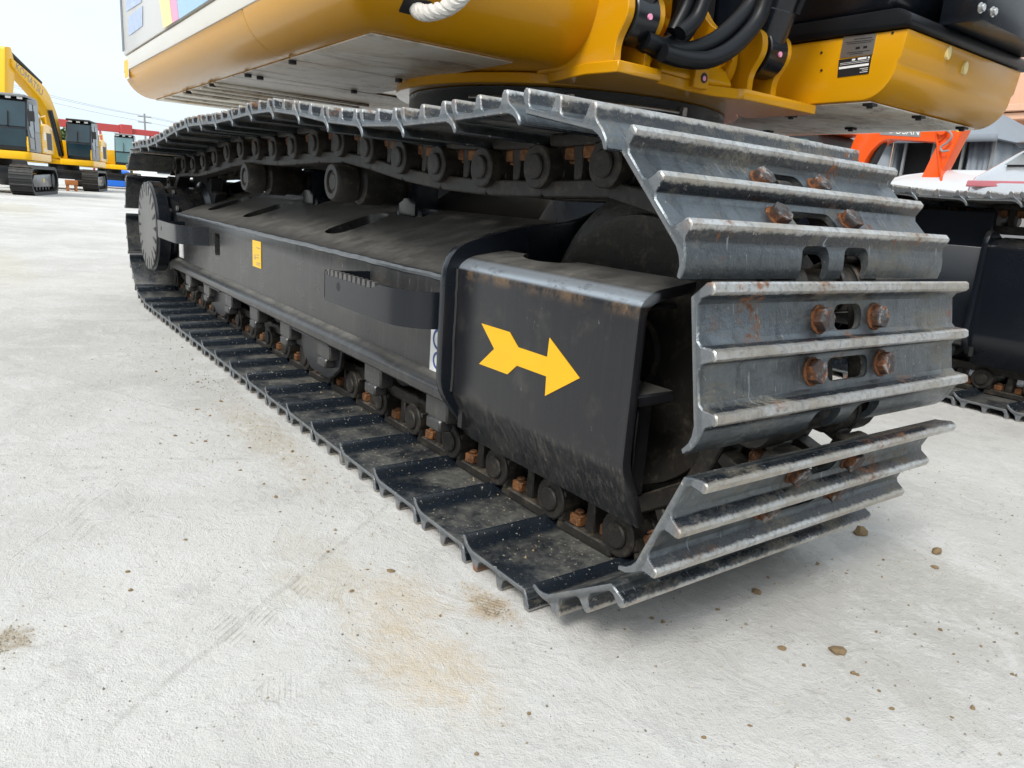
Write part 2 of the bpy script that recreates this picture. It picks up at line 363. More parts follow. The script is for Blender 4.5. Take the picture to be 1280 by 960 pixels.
# ------------------------------------------------------------------ mesh helpers
class MB:
    def __init__(s): s.v = []; s.f = []
    def add(s, vs, fs):
        o = len(s.v); s.v += [tuple(v) for v in vs]; s.f += [tuple(i+o for i in f) for f in fs]; return s
    def box(s, a, b, rot=None, piv=None):
        x0, y0, z0 = a; x1, y1, z1 = b
        vs = [Vector(p) for p in ((x0, y0, z0), (x1, y0, z0), (x1, y1, z0), (x0, y1, z0), (x0, y0, z1), (x1, y0, z1), (x1, y1, z1), (x0, y1, z1))]
        if rot is not None:
            pv = Vector(piv) if piv else (Vector(a)+Vector(b))/2
            vs = [rot @ (v-pv)+pv for v in vs]
        return s.add(vs, [(0, 3, 2, 1), (4, 5, 6, 7), (0, 1, 5, 4), (1, 2, 6, 5), (2, 3, 7, 6), (3, 0, 4, 7)])
    def prism(s, poly, axis, a, b):
        """poly = 2D outline in the two other axes (in x,y,z order) extruded a..b along axis"""
        n = len(poly)
        area = sum(poly[i][0]*poly[(i+1) % n][1]-poly[(i+1) % n][0]*poly[i][1] for i in range(n))
        p = list(poly) if (area > 0) != (axis == 1) else list(poly)[::-1]
        def mk(q, t): return {0: (t, q[0], q[1]), 1: (q[0], t, q[1]), 2: (q[0], q[1], t)}[axis]
        lo, hi = min(a, b), max(a, b)
        vs = [mk(q, lo) for q in p]+[mk(q, hi) for q in p]
        fs = [tuple(range(n))[::-1], tuple(range(n, 2*n))]+[(i, (i+1) % n, n+(i+1) % n, n+i) for i in range(n)]
        return s.add(vs, fs)
    def cyl(s, p0, p1, r, n=20, r1=None):
        p0, p1 = Vector(p0), Vector(p1); d = (p1-p0).normalized()
        a = d.orthogonal().normalized(); b = d.cross(a); r1 = r if r1 is None else r1
        vs = [p0+r*(math.cos(t)*a+math.sin(t)*b) for t in [2*math.pi*i/n for i in range(n)]]
        vs += [p1+r1*(math.cos(t)*a+math.sin(t)*b) for t in [2*math.pi*i/n for i in range(n)]]
        return s.add(vs, [tuple(range(n))[::-1], tuple(range(n, 2*n))]+[(i, (i+1) % n, n+(i+1) % n, n+i) for i in range(n)])
    def lathe(s, prof, c, axis=1, n=40):
        """prof = [(r, t)] along the axis, closed at both ends by r=0 points"""
        vs = []; c = Vector(c)
        for r, t in prof:
            for i in range(n):
                a = 2*math.pi*i/n
                q = {1: (r*math.cos(a), t, r*math.sin(a)), 2: (r*math.cos(a), r*math.sin(a), t), 0: (t, r*math.cos(a), r*math.sin(a))}[axis]
                vs.append(c+Vector(q))
        fs = [(k*n+i, k*n+(i+1) % n, (k+1)*n+(i+1) % n, (k+1)*n+i) for k in range(len(prof)-1) for i in range(n)]
        return s.add(vs, fs)
    def tube(s, pts, r, n=10):
        pts = [Vector(p) for p in pts]; vs = []; a = None
        for i, p in enumerate(pts):
            d = (pts[min(i+1, len(pts)-1)]-pts[max(i-1, 0)]).normalized()
            a = d.orthogonal().normalized() if a is None else (a-d*a.dot(d)).normalized()
            b = d.cross(a)
            vs += [p+r*(math.cos(t)*a+math.sin(t)*b) for t in [2*math.pi*k/n for k in range(n)]]
        m_ = len(pts)
        fs = [(k*n+i, k*n+(i+1) % n, (k+1)*n+(i+1) % n, (k+1)*n+i) for k in range(m_-1) for i in range(n)]
        return s.add(vs, fs+[tuple(range(n))[::-1], tuple(range((m_-1)*n, m_*n))])
    def mesh(s, name, bevel=0, seg=1, ang=35, smooth=None):
        me = bpy.data.meshes.new(name); me.from_pydata(s.v, [], s.f)
        bm = bmesh.new(); bm.from_mesh(me)
        bmesh.ops.remove_doubles(bm, verts=bm.verts, dist=1e-5)
        bmesh.ops.recalc_face_normals(bm, faces=bm.faces)
        if bevel:
            ed = [e for e in bm.edges if len(e.link_faces) == 2 and e.calc_face_angle(0) > R(ang)]
            bmesh.ops.bevel(bm, geom=ed, offset=bevel, segments=seg, affect='EDGES', profile=.6, clamp_overlap=True)
        for f in bm.faces: f.smooth = True
        bm.to_mesh(me); bm.free()
        me.set_sharp_from_angle(angle=R(smooth or 38))
        return me
    def build(s, name, mat, parent=None, bevel=0, seg=1, ang=35, smooth=None):
        return link(name, s.mesh(name, bevel, seg, ang, smooth), mat, parent)

def link(name, me, mat, parent=None):
    if mat:
        me.materials.clear(); me.materials.append(MAT[mat] if isinstance(mat, str) else mat)
    o = bpy.data.objects.new(name, me); COL.objects.link(o)
    if parent: setpar(o, parent)
    return o
def setpar(o, parent):
    o.parent = parent
    o.matrix_parent_inverse = WORLD.get(parent.name, Matrix()).inverted()
WORLD = {}
def thing(name, loc, label, cat, group=None, rz=0):
    o = bpy.data.objects.new(name, None); COL.objects.link(o); o.empty_display_size = .3
    o.location = loc; o.rotation_euler.z = rz
    WORLD[o.name] = Matrix.Translation(Vector(loc)) @ Matrix.Rotation(rz, 4, 'Z')
    return tag(o, label, cat, group)
def tag(o, label=None, cat=None, group=None, kind=None):
    if label: o['label'] = label
    if cat: o['category'] = cat
    if group: o['group'] = group
    if kind: o['kind'] = kind
    return o
def rounded(poly, r, n=4):
    """2D outline with its corners rounded"""
    out = []; m_ = len(poly)
    for i in range(m_):
        p = Vector(poly[i]); a = Vector(poly[i-1]); b = Vector(poly[(i+1) % m_])
        rr = r[i] if isinstance(r, (list, tuple)) else r
        if rr <= 0: out.append(tuple(p)); continue
        da, db = (a-p), (b-p); k = min(rr, da.length*.45, db.length*.45)
        A, B = p+da.normalized()*k, p+db.normalized()*k
        for j in range(n+1):
            t = j/n; out.append(tuple((1-t)**2*A+2*t*(1-t)*p+t*t*B))
    return out
def spline(pts, n=8):
    pts = [Vector(p) for p in pts]; out = []
    for i in range(len(pts)-1):
        p0, p1, p2, p3 = pts[max(i-1, 0)], pts[i], pts[i+1], pts[min(i+2, len(pts)-1)]
        for k in range(n):
            t = k/n; out.append(.5*((2*p1)+(p2-p0)*t+(2*p0-5*p1+4*p2-p3)*t*t+(3*p1-p0-3*p2+p3)*t**3))
    return out+[pts[-1]]
def boolean_cut(me, cutters):
    o = bpy.data.objects.new('cut_base', me); COL.objects.link(o)
    cs = []
    for i, mb in enumerate(cutters):
        c = bpy.data.objects.new('cutter', mb.mesh('cutter')); COL.objects.link(c); cs.append(c)
        md = o.modifiers.new('b%d' % i, 'BOOLEAN'); md.operation = 'DIFFERENCE'; md.solver = 'EXACT'; md.object = c
    dg = bpy.context.evaluated_depsgraph_get(); dg.update()
    res = bpy.data.meshes.new_from_object(o.evaluated_get(dg))
    for q in cs+[o]: bpy.data.objects.remove(q)
    for p in res.polygons: p.use_smooth = True
    res.set_sharp_from_angle(angle=R(38))
    return res
def text_mesh(body, size, extrude=.0005, shear=0):
    cu = bpy.data.curves.new('txt', 'FONT'); cu.body = body; cu.size = size; cu.extrude = extrude; cu.align_x = 'CENTER'; cu.align_y = 'CENTER'; cu.shear = shear
    o = bpy.data.objects.new('txt', cu); COL.objects.link(o)
    dg = bpy.context.evaluated_depsgraph_get(); dg.update()
    me = bpy.data.meshes.new_from_object(o.evaluated_get(dg)); bpy.data.objects.remove(o)
    return me
def text_on(body, size, parent, mat, origin, xdir, ydir, shear=0):
    me = text_mesh(body, size, shear=shear); x = Vector(xdir).normalized(); y = Vector(ydir).normalized(); z = x.cross(y)
    M_ = Matrix((x, y, z)).transposed().to_4x4(); M_.translation = Vector(origin)
    me.transform(M_); return link('lettering', me, mat, parent)

# ================================================================== SETTING: the yard
g = MB(); N = 40
g.add([(-900, -900, 0), (900, -900, 0), (900, 900, 0), (-900, 900, 0)], [(0, 1, 2, 3)])
gr = g.build('ground', 'ground'); gr['kind'] = 'structure'

# ================================================================== MAIN EXCAVATOR
EX = thing('excavator', (-1.3, 1.275, 0), 'large yellow crawler excavator with black steel tracks filling the yard foreground', 'excavator')
W2 = .35; P = .2032; GAUGE = 2.55
# ---- track path (x, z of the chain pins)
CI = (.465, .437); RI = .3455; CS_Z = .437; RS = .335; ZB = .102
TOPC = [(-2.63, .770), (-2.44, .783), (-2.24, .800), (-2.05, .820), (-1.85, .834), (-1.6, .834), (-1.4, .831), (-1.19, .836), (-.99, .843), (-.788, .841), (-.577, .820), (-.375, .794), (-.16, .777), (0, .772), (.2, .774)]
def dense(xs):
    pts = []
    def arc(c, r, a0, a1, n=60):
        for i in range(n+1):
            a = R(a0+(a1-a0)*i/n); pts.append((c[0]+r*math.cos(a), c[1]+r*math.sin(a)))
    arc(CI, RI, 96.6, -88); pts.append((CI[0]-.12, ZB))
    pts.append((xs, ZB)); arc((xs, CS_Z), RS, -90, -270)
    ctrl = [(xs, CS_Z+RS)]+[q for q in TOPC if q[0] > xs+.12]+[(CI[0]+RI*math.cos(R(96.6)), CI[1]+RI*math.sin(R(96.6)))]
    pts.extend([(v[0], v[1]) for v in spline([(x, z, 0) for x, z in ctrl], 14)][1:])
    return pts
def march(xs):
    raw = [Vector(q) for q in dense(xs)]; path = [raw[0]]
    for q in raw[1:]:
        d = (q-path[-1]).length; k = max(1, int(d/.006)); p0 = path[-1]
        path += [p0.lerp(q, (i+1)/k) for i in range(k)]
    cur = path[0]; res = [cur]; i = 0
    while True:
        while i < len(path) and (path[i]-cur).length < P: i += 1
        if i >= len(path): break
        a, b = path[i-1], path[i]; lo, hi = 0., 1.
        for _ in range(20):
            t = (lo+hi)/2
            if (a.lerp(b, t)-cur).length < P: lo = t
            else: hi = t
        cur = a.lerp(b, hi); res.append(cur)
    return res, (path[-1]-cur).length
best = None
for k in range(41):
    xs = -2.99+.12*k/40
    pn, rest = march(xs)
    e = abs(rest-P) if rest > P*.5 else rest
    if best is None or e < best[0]: best = (e, xs, pn if rest > P*.5 else pn[:-1])
XS = best[1]; PINS = best[2]; NSH = len(PINS)
# ---- shoe
prof = [(-.088, .063), (-.093, .072), (-.104, .089), (-.1045, .098), (-.101, .102), (-.0915, .102), (-.088, .098), (-.084, .081), (-.077, .0745), (-.031, .074), (-.024, .079),
        (-.0195, .098), (-.0165, .102), (-.007, .102), (-.004, .098), (.0005, .079), (.0075, .074), (.051, .0745), (.0575, .080), (.062, .098), (.065, .102), (.0745, .102),
        (.0775, .098), (.0815, .084), (.088, .0775), (.100, .070), (.112, .059), (.121, .044), (.1125, .0405), (.103, .053), (.093, .059), (.080, .063)]
sm = MB().prism(prof, 1, -W2, W2)
shoe_me = sm.mesh('track_shoe', .0022, 1, 55)
def slot(cs, cy, ls, ly, z0=.03, z1=.12, r=.012):
    return MB().prism(rounded([(cs-ls/2, cy-ly/2), (cs+ls/2, cy-ly/2), (cs+ls/2, cy+ly/2), (cs-ls/2, cy+ly/2)], r, 5), 2, z0, z1)
shoe_me = boolean_cut(shoe_me, [slot(-.052, 0, .040, .078, r=.018), slot(.027, 0, .036, .115, r=.0175), slot(.108, -.057, .046, .072, r=.016), slot(.108, .057, .046, .072, r=.016)])
shoe_me.name = 'track_shoe'; shoe_me.materials.clear(); shoe_me.materials.append(MAT['shoe'])
# ---- chain link (outboard y<0 side), nut, bolt
def link_mesh(sg):
    b = MB()
    def Y(a, c): return (min(sg*a, sg*c), max(sg*a, sg*c))
    y0, y1 = Y(.068, .128)
    b.prism(rounded([(-.112, -.040), (-.098, -.060), (.098, -.060), (.108, -.046), (.108, -.026), (-.112, -.026)], .008, 2), 1, y0, y1)      # rail
    b.prism(rounded([(-.074, .038), (.084, .038), (.090, .0605), (-.080, .0605)], .006, 2), 1, *Y(.060, .136))                          # foot under the shoe
    b.prism([(-.011, -.028), (.011, -.028), (.015, .040), (-.015, .040)], 1, *Y(.080, .122))                                             # web between the windows
    b.prism([(-.080, -.028), (-.058, -.028), (-.060, .040), (-.084, .040)], 1, *Y(.066, .108))
    b.prism([(.060, -.028), (.090, -.028), (.088, .040), (.062, .040)], 1, *Y(.084, .140))
    b.cyl((.1016, sg*.092, 0), (.1016, sg*.146, 0), .044, 22)                                                                             # pin boss
    b.cyl((.1016, sg*.140, 0), (.1016, sg*.153, 0), .026, 18)                                                                             # pin end
    b.cyl((-.1016, sg*.050, 0), (-.1016, sg*.088, 0), .042, 20)                                                                           # bushing boss
    if sg < 0: b.cyl((.1016, -.09, 0), (.1016, .09, 0), .030, 16)                                                                         # bushing across
    me = b.mesh('track_link', .003, 1, 50); me.materials.append(MAT['link']); return me
LINK = {-1: link_mesh(-1), 1: link_mesh(1)}
nb = MB().box((-.0155, -.0155, -.012), (.0155, .0155, .012)).cyl((0, 0, -.012), (0, 0, -.019), .0105, 10)
NUT = nb.mesh('link_nut', .003, 1, 50); NUT.materials.append(MAT['nut'])
bb = MB().cyl((0, 0, 0), (0, 0, .003), .0225, 20).cyl((0, 0, .002), (0, 0, .017), .019, 6)
BOLT = bb.mesh('shoe_bolt', .0018, 2, 40); BOLT.materials.append(MAT['bolt'])

def place(me, name, M_, parent):
    o = bpy.data.objects.new(name, me); COL.objects.link(o); o.parent = parent
    o.matrix_parent_inverse = Matrix(); o.matrix_local = M_; return o
def build_track(yc, bolts, nuts):
    for i in range(NSH):
        a, b = PINS[i], PINS[(i+1) % NSH]
        mid = (a+b)/2; t = (b-a).normalized()
        th = math.atan2(-t[1], t[0])
        M_ = Matrix.Translation((mid[0], yc, mid[1])) @ Matrix.Rotation(th, 4, 'Y') @ Matrix.Rotation(R(random.uniform(-.25, .25)), 4, 'Z')
        o = bpy.data.objects.new('track_shoe', shoe_me); COL.objects.link(o); o.parent = EX
        o.matrix_parent_inverse = Matrix(); o.matrix_local = WORLD[EX.name].inverted() @ M_
        for sg in (-1, 1):
            place(LINK[sg], 'track_link', Matrix(), o)
        if nuts(mid):
            for s_, y_ in ((-.037, -.100), (.037, -.116)):
                place(NUT, 'link_nut', Matrix.Translation((s_, y_, .026)) @ Matrix.Rotation(random.uniform(-.2, .2), 4, 'Z'), o)
        if bolts(mid):
            for s_, y_ in ((-.050, .078), (.026, .098)):
                for sg in (-1, 1):
                    place(BOLT, 'shoe_bolt', Matrix.Translation((s_, sg*y_, .0735)) @ Matrix.Rotation(random.uniform(0, 1), 4, 'Z'), o)
build_track(0, lambda q: q[0] > .15, lambda q: True)
build_track(GAUGE, lambda q: q[0] > .5, lambda q: -1.2 < q[0])

# ---- idlers, sprockets, rollers, frames (sg = +1 right track, -1 mirrored left track)
def ypos(yc, sg):
    return lambda y: yc+sg*y
for yc, sg in ((0, 1), (GAUGE, -1)):
    Y = ypos(yc, sg)
    near = yc == 0
    b = MB().lathe([(0, -.075), (.07, -.075), (.075, -.066), (.20, -.058), (.235, -.075), (.258, -.078), (.262, -.058), (.286, -.056), (.287, -.03), (.318, -.026), (.318, .026), (.287, .03), (.286, .056), (.262, .058), (.258, .078), (.235, .075), (.20, .058), (.075, .066), (.07, .075), (0, .075)], (CI[0], yc, CI[1]), 1, 56)
    idl = b.build('idler_wheel', 'link', EX)
    MB().cyl((CI[0], yc-.17, CI[1]), (CI[0], yc+.17, CI[1]), .05, 20).box((CI[0]-.06, yc-.185, CI[1]-.07), (CI[0]+.06, yc-.135, CI[1]+.07)).box((CI[0]-.06, yc+.135, CI[1]-.07), (CI[0]+.06, yc+.185, CI[1]+.07)).build('idler_axle', 'dark', idl, .004)
    # sprocket with teeth
    tp = []
    nt_ = 21
    for k in range(nt_*4):
        a = 2*math.pi*k/(nt_*4); r = (.345, .335, .285, .285)[k % 4] if True else 0
        tp.append((XS+r*math.cos(a), CS_Z+r*math.sin(a)))
    spk = MB().prism(tp, 1, yc-.03, yc+.03).build('drive_sprocket', 'dark', EX, .004)
    dr = MB().lathe([(0, -.302), (.226, -.302), (.236, -.292), (.236, -.24), (.212, -.22), (.215, -.05), (.25, -.03), (.25, .1), (.16, .12), (.16, .3), (0, .3)] if sg > 0 else [(0, -.3), (.16, -.3), (.16, -.12), (.25, -.1), (.25, .03), (.215, .05), (.21, .2), (.205, .285), (.185, .292), (.175, .30), (0, .30)], (XS, yc, CS_Z), 1, 48)
    fd = dr.build('final_drive', 'gloss_black', EX)
    cv = MB().cyl((XS, Y(-.3015), CS_Z), (XS, Y(-.311), CS_Z), .229, 48).build('drive_cover', 'cover', fd, .003)
    sb_ = MB()
    for k in range(22):                                     # dark radial slots round the rim of the cast cover
        a = 2*math.pi*k/22; ca, sa = math.cos(a), math.sin(a); r0_ = .160 if k % 2 else .178
        q = [(r0_, -.0045), (.2295, -.011), (.2295, .011), (r0_, .0045)]
        sb_.prism([(XS+r*ca-t*sa, CS_Z+r*sa+t*ca) for r, t in q], 1, Y(-.3114), Y(-.3122))
    sb_.build('cover_slots', 'dark', cv)['kind'] = 'stuff'
    for k in range(12):
        a = 2*math.pi*k/12
        MB().cyl((XS+.215*math.cos(a), Y(-.20), CS_Z+.215*math.sin(a)), (XS+.215*math.cos(a), Y(-.19), CS_Z+.215*math.sin(a)), .014, 6).build('cover_bolt', 'steel', fd)
    # track rollers
    for k in range(8):
        x = -.02-k*.355
        b = MB().lathe([(0, -.155), (.035, -.155), (.04, -.12), (.075, -.118), (.083, -.10), (.083, -.062), (.105, -.058), (.105, -.045), (.07, -.03), (.07, .03), (.105, .045), (.105, .058), (.083, .062), (.083, .10), (.075, .118), (.04, .12), (.035, .155), (0, .155)], (x, yc, .243), 1, 30)
        ro = b.build('track_roller', 'dark', EX)
        for e in (-1, 1):
            MB().box((x-.045, yc+e*.135-.022, .205), (x+.045, yc+e*.135+.022, .275)).box((x-.065, yc+e*.15-.03, .262), (x+.065, yc+e*.15+.03, .300)).box((x-.052, yc+e*.19-.022, .178), (x+.052, yc+e*.19+.022, .2375)).box((x-.036, yc+e*.19-.028, .150), (x+.030, yc+e*.19+.012, .182)).cyl((x-.05, yc+e*.165, .2665), (x-.05, yc+e*.165, .25), .013, 6).cyl((x+.05, yc+e*.165, .2665), (x+.05, yc+e*.165, .25), .013, 6).build('roller_bracket', 'frame', ro, .005)
    # carrier rollers
    for x in (-.80, -1.70):
        b = MB().lathe([(0, -.16), (.024, -.16), (.026, -.156), (.034, -.156), (.036, -.164), (.052, -.164), (.058, -.156), (.06, -.12), (.06, -.095), (.052, -.085), (.052, -.078), (.064, -.07), (.064, .0), (.058, .01), (.058, .06), (.048, .075), (.035, .08), (.035, .2), (0, .2)], (0, 0, 0), 1, 36)
        b.v = [(vx+x, Y(vy), vz+.722) for vx, vy, vz in b.v]
        co = b.build('carrier_roller', 'link', EX)
        yl, yh = sorted((Y(.10), Y(.19)))
        MB().box((x-.06, yl, .63), (x+.06, yh, .775)).box((x-.09, yl+.01, .60), (x+.09, yh-.01, .66)).build('roller_post', 'gloss_black', co, .01, 2)
    # ---- track frame: box with sloped roof
    FR = -.20; K = .36
    x0, x1 = -2.86, .10
    sec = [(FR, .285), (FR, .512), (FR+.006, .5185), (FR+.016, .526), (.19, .66), (.20, .655), (.20, .285)]
    b = MB().prism([(Y(y), z) for y, z in sec], 0, x0, x1)
    fr_me = b.mesh('track_frame', .003, 1, 40)
    def roofz(y): return .5185+K*(y-FR)
    cut = []
    for xs_ in (-.965, -1.905, -2.5):
        s2 = MB().prism([(xs_+dx, Y(dy)) for dx, dy in rounded([(-.075, -.105), (.075, -.105), (.075, .105), (-.075, .105)], .07, 7)], 2, .50, .75); cut.append(s2)
    for xh, zh, wx, hz in ((-.72, .41, .07, .095), (-1.99, .425, .085, .10)):
        c2 = MB().prism(rounded([(xh-wx/2, zh-hz/2), (xh+wx/2, zh-hz/2), (xh+wx/2, zh+hz/2), (xh-wx/2, zh+hz/2)], .014, 4), 1, Y(FR-.05), Y(FR+.12)); cut.append(c2)
    fr_me = boolean_cut(fr_me, cut)
    fr = link('track_frame', fr_me, 'frame' if near else 'gloss_black', EX)
    if not near: MB().box((-1.6, GAUGE-.198, .60), (.087, GAUGE-.178, .80)).build('added_gap_sheet', 'gloss_black', fr, .004)  # black sheet added to darken the see-through gap below the chain
    # lower rail: chamfered ledge along the outer foot of the frame
    led = [(FR+.004, .292), (FR-.030, .276), (FR-.040, .266), (FR-.040, .246), (FR-.030, .238), (FR+.06, .238), (FR+.06, .284)]
    MB().prism([(Y(y), z) for y, z in led], 0, x0-.02, x1-.02).build('bottom_rail', 'frame', fr, .004, 2)
    MB().prism([(Y(-y), z) for y, z in led], 0, x0-.02, x1-.02).build('bottom_rail', 'frame', fr, .004, 2)
    MB().box((x0, yc-.138, .246), (x1-.03, yc+.138, .2835)).build('bottom_plate', 'dark', fr)
    wp = [(x0+(x1-x0)*k/90, Y(FR+.003+random.uniform(-.0015, .0015)), .5165+random.uniform(-.0012, .0012)) for k in range(91)]
    MB().tube(wp, .0075, 6).build('weld_bead', 'bead', fr)
    wp = [(.1135, Y(-.2525+random.uniform(-.001, .001)), .285+.27*k/26) for k in range(27)]
    if near: MB().tube(wp, .0045, 6).build('weld_bead', 'dark', fr)
    # rear end flange against the final drive
    fl = rounded([(FR-.035, .25), (FR-.035, .57), (-.05, .63), (.2, .72), (.2, .25)], [.03, .06, .05, .02, .02], 4)
    MB().prism([(Y(y), z) for y, z in fl], 0, x0-.04, x0-.012).build('rear_flange', 'gloss_black', fr, .004)
    # front flange where the idler guard is welded on
    fl = rounded([(-.215, .20), (-.282, .285), (-.282, .60), (-.10, .648), (.075, .668), (.20, .722), (.245, .73), (.275, .69), (.275, .28), (.215, .20)], [.02, .04, .07, .1, .05, .02, .03, .03, .04, .02], 5)
    MB().prism([(Y(y), z) for y, z in fl], 0, .088, .112).build('guard_flange', 'gloss_black', fr, .006, 2)
    # idler guards: bent plate on both sides of the idler, open to the front
    for side in (-1, 1):
        def G(y): return Y(y if side < 0 else -y)
        h = 0 if side < 0 else .105
        o_ = rounded([(-.125, .597+h), (-.222, .582+h), (-.252, .562+h), (-.252, .285), (-.195, .166)], [0, .03, .035, .018, 0], 6)
        i_ = rounded([(-.125, .577+h), (-.214, .562+h), (-.232, .550+h), (-.232, .290), (-.180, .176)], [0, .03, .03, .014, 0], 6)
        b = MB().prism([(G(y), z) for y, z in o_+i_[::-1]], 0, .110, .655)
        gme = boolean_cut(b.mesh('idler_guard', .005, 2, 45), [MB().prism([(.275+.085*math.cos(R(a_)), G(-.125)+.045*math.sin(R(a_))) for a_ in range(0, 360, 12)], 2, .50, .80)])
        gd = link('idler_guard', gme, 'guard' if near else 'gloss_black', EX)
        # inside: web plates and a short shelf
        MB().box((.112, min(G(-.231), G(-.10)), .20), (.128, max(G(-.231), G(-.10)), .57)).build('back_web', 'dark', gd)
        ya, yb = sorted((G(-.231), G(-.135)))
        MB().box((.36, ya, .387), (.648, yb, .408)).box((.36, ya, .545), (.63, yb, .556)).build('inner_shelf', 'guard', gd, .004)
        MB().box((.58, ya+(.06 if G(-.231) < G(-.165) else 0), .20), (.60, yb-(0 if G(-.231) < G(-.165) else .06), .3865)).build('inner_rib', 'guard', gd, .003)
        if near and side < 0:
            ar = [(.217, .455), (.316, .455), (.347, .431), (.438, .431), (.440, .467), (.531, .413), (.441, .358), (.440, .395), (.348, .395), (.319, .371), (.217, .370), (.268, .412)]
            o = MB().prism(ar, 1, -.2535, -.2515).build('direction_arrow', 'arrow', gd)
            o['label'] = 'yellow vinyl arrow sticker pointing towards the idler'
    # guides hanging under the frame (outer side)
    for xg, wd in ((-.82, .36), (-2.02, .32)):
        gp = rounded([(xg-wd/2, .24), (xg-wd/2+.02, .155), (xg-wd/2+.10, .105), (xg+wd/2-.10, .105), (xg+wd/2-.02, .155), (xg+wd/2, .24)], .02, 3)
        MB().prism(gp, 1, Y(.187), Y(.171)).build('chain_guide', 'guard', fr, .003)
        b = MB().prism(gp, 1, Y(-.1872), Y(-.171))
        b.box((xg-wd/2+.02, min(Y(-.225), Y(-.187)), .228), (xg+wd/2-.02, max(Y(-.225), Y(-.187)), .2375))
        b.build('chain_guide', 'guard', fr, .003)
    # steps / grab irons on the outer side
    def step(xa, xb, teeth):
        yo = -.325; zt, zb = .492, .408
        pth = [(xa, yo), (xb-.16, yo), (xb-.08, yo+.012), (xb-.03, yo+.05), (xb, FR+.004)]
        pth = [(v[0], v[1]) for v in spline([(p[0], p[1], 0) for p in pth], 6)]
        inn = []
        for i, p in enumerate(pth):
            d = (Vector(pth[min(i+1, len(pth)-1)])-Vector(pth[max(i-1, 0)])).normalized(); inn.append((p[0]-d[1]*.014, p[1]+d[0]*.014))
        b = MB(); n = len(pth)
        for i in range(n):
            ta = zt if pth[i][0] > xb-.17 or not teeth else zt-.014
            b.v += [(pth[i][0], Y(pth[i][1]), zb), (pth[i][0], Y(pth[i][1]), ta), (inn[i][0], Y(inn[i][1]), ta), (inn[i][0], Y(inn[i][1]), zb)]
        b.f += [(i*4+j, i*4+(j+1) % 4, i*4+4+(j+1) % 4, i*4+4+j) for i in range(n-1) for j in range(4)]+[(3, 2, 1, 0), tuple(4*n-4+j for j in range(4))]
        b.box((xa, min(Y(yo), Y(FR+.004)), zb), (xa+.014, max(Y(yo), Y(FR+.004)), zt-.004))
        st_ = b.build('step', 'gloss_black', fr)
        if teeth:
            tb = MB(); nte = 11; ln = (xb-.18-xa)
            for k in range(nte):
                q = xa+.006+k*ln/nte
                tb.prism([(q, zt-.016), (q+ln/nte*.72, zt-.016), (q+ln/nte*.60, zt+.002), (q+ln/nte*.12, zt+.002)], 1, Y(yo+.001), Y(yo+.013))
            tb.build('step_teeth', 'step', st_)
        hb = MB()
        for q in (.09, .20):
            hb.cyl((xa+q, Y(yo-.0006), (zt+zb)/2+.006), (xa+q, Y(yo+.002), (zt+zb)/2+.006), .012, 14)
        hb.build('step_hole', 'dark', st_)
    step(-.44, .045, True); step(-2.60, -2.12, False)
    if near:
        lb = MB().box((-1.475, FR-.0025, .388), (-1.375, FR-.0005, .488)).build('warning_label', 'sign_yellow', fr)
        lb['label'] = 'small yellow warning label'
        tr = MB().prism([(-1.452, .418), (-1.436, .418), (-1.444, .438)], 1, FR-.0035, FR-.0027)
        for z_, l_ in ((.462, .05), (.435, .03), (.425, .034), (.405, .05), (.398, .045)): tr.box((-1.425, FR-.0035, z_), (-1.425+l_*.8, FR-.0027, z_+.0025))
        tr.build('label_print', 'grey', lb)
        lb = MB().box((-.075, FR-.0025, .288), (.06, FR-.0005, .404)).build('info_label', 'white', fr)
        cr_ = MB()
        for zz, rr in ((.37, .026), (.318, .022)):
            for k in range(20):
                a0, a1 = 2*math.pi*k/20, 2*math.pi*(k+1)/20
                pts = [(-.038+r_*math.cos(a), FR-.0032, zz+r_*math.sin(a)) for r_, a in ((rr, a0), (rr, a1), (rr-.007, a1), (rr-.007, a0))]
                cr_.add(pts, [(0, 1, 2, 3)])
        cr_.box((-.042, FR-.0035, .362), (-.034, FR-.0028, .378))
        cr_.build('label_print', 'navy', lb)
        MB().box((-2.72, FR-.0025, .30), (-2.63, FR-.0005, .42)).build('info_label', 'white', fr)

# ---- car body between the tracks
cb = MB().prism(rounded([(-2.45, .40), (-1.6, .34), (-1.2, .34), (-.45, .40), (-.36, .9), (-.36, 1.65), (-.45, 2.15), (-1.2, 2.21), (-1.6, 2.21), (-2.45, 2.15), (-2.6, 1.65), (-2.6, .9)], .08), 2, .40, .90)
cbo = cb.build('car_body', 'gloss_black', EX, .012, 2)
for yc, sg in ((0, 1), (GAUGE, -1)):
    for xa, xb, x2a, x2b in ((-.86, -.20, -1.05, -.55), (-2.55, -2.0, -2.25, -1.8)):
        ya, yb = yc+sg*.195, yc+sg*.62
        vs = [(xa, ya, .30), (xb, ya, .30), (xb, ya, .655), (xa, ya, .655), (x2a, yb, .46), (x2b, yb, .46), (x2b, yb, .86), (x2a, yb, .86)]
        MB().add(vs, [(0, 1, 2, 3), (4, 7, 6, 5), (0, 4, 5, 1), (1, 5, 6, 2), (2, 6, 7, 3), (3, 7, 4, 0)]).build('body_leg', 'frame', cbo, .01, 2)
SW = (-1.45, 1.275)
sl = MB().lathe([(0, .90), (.66, .90), (.70, .94), (.735, .955), (.735, 1.04), (.74, 1.045), (.74, 1.135), (.70, 1.138), (0, 1.138)], (*SW, 0), 2, 72).build('slew_ring', 'gloss_black', EX)
gp = [(SW[0]+.749*math.cos(R(a)), SW[1]+.749*math.sin(R(a)), 1.092) for a in range(-70, 2, 4)]
MB().tube(gp, .006, 8).build('grease_pipe', 'steel', sl)
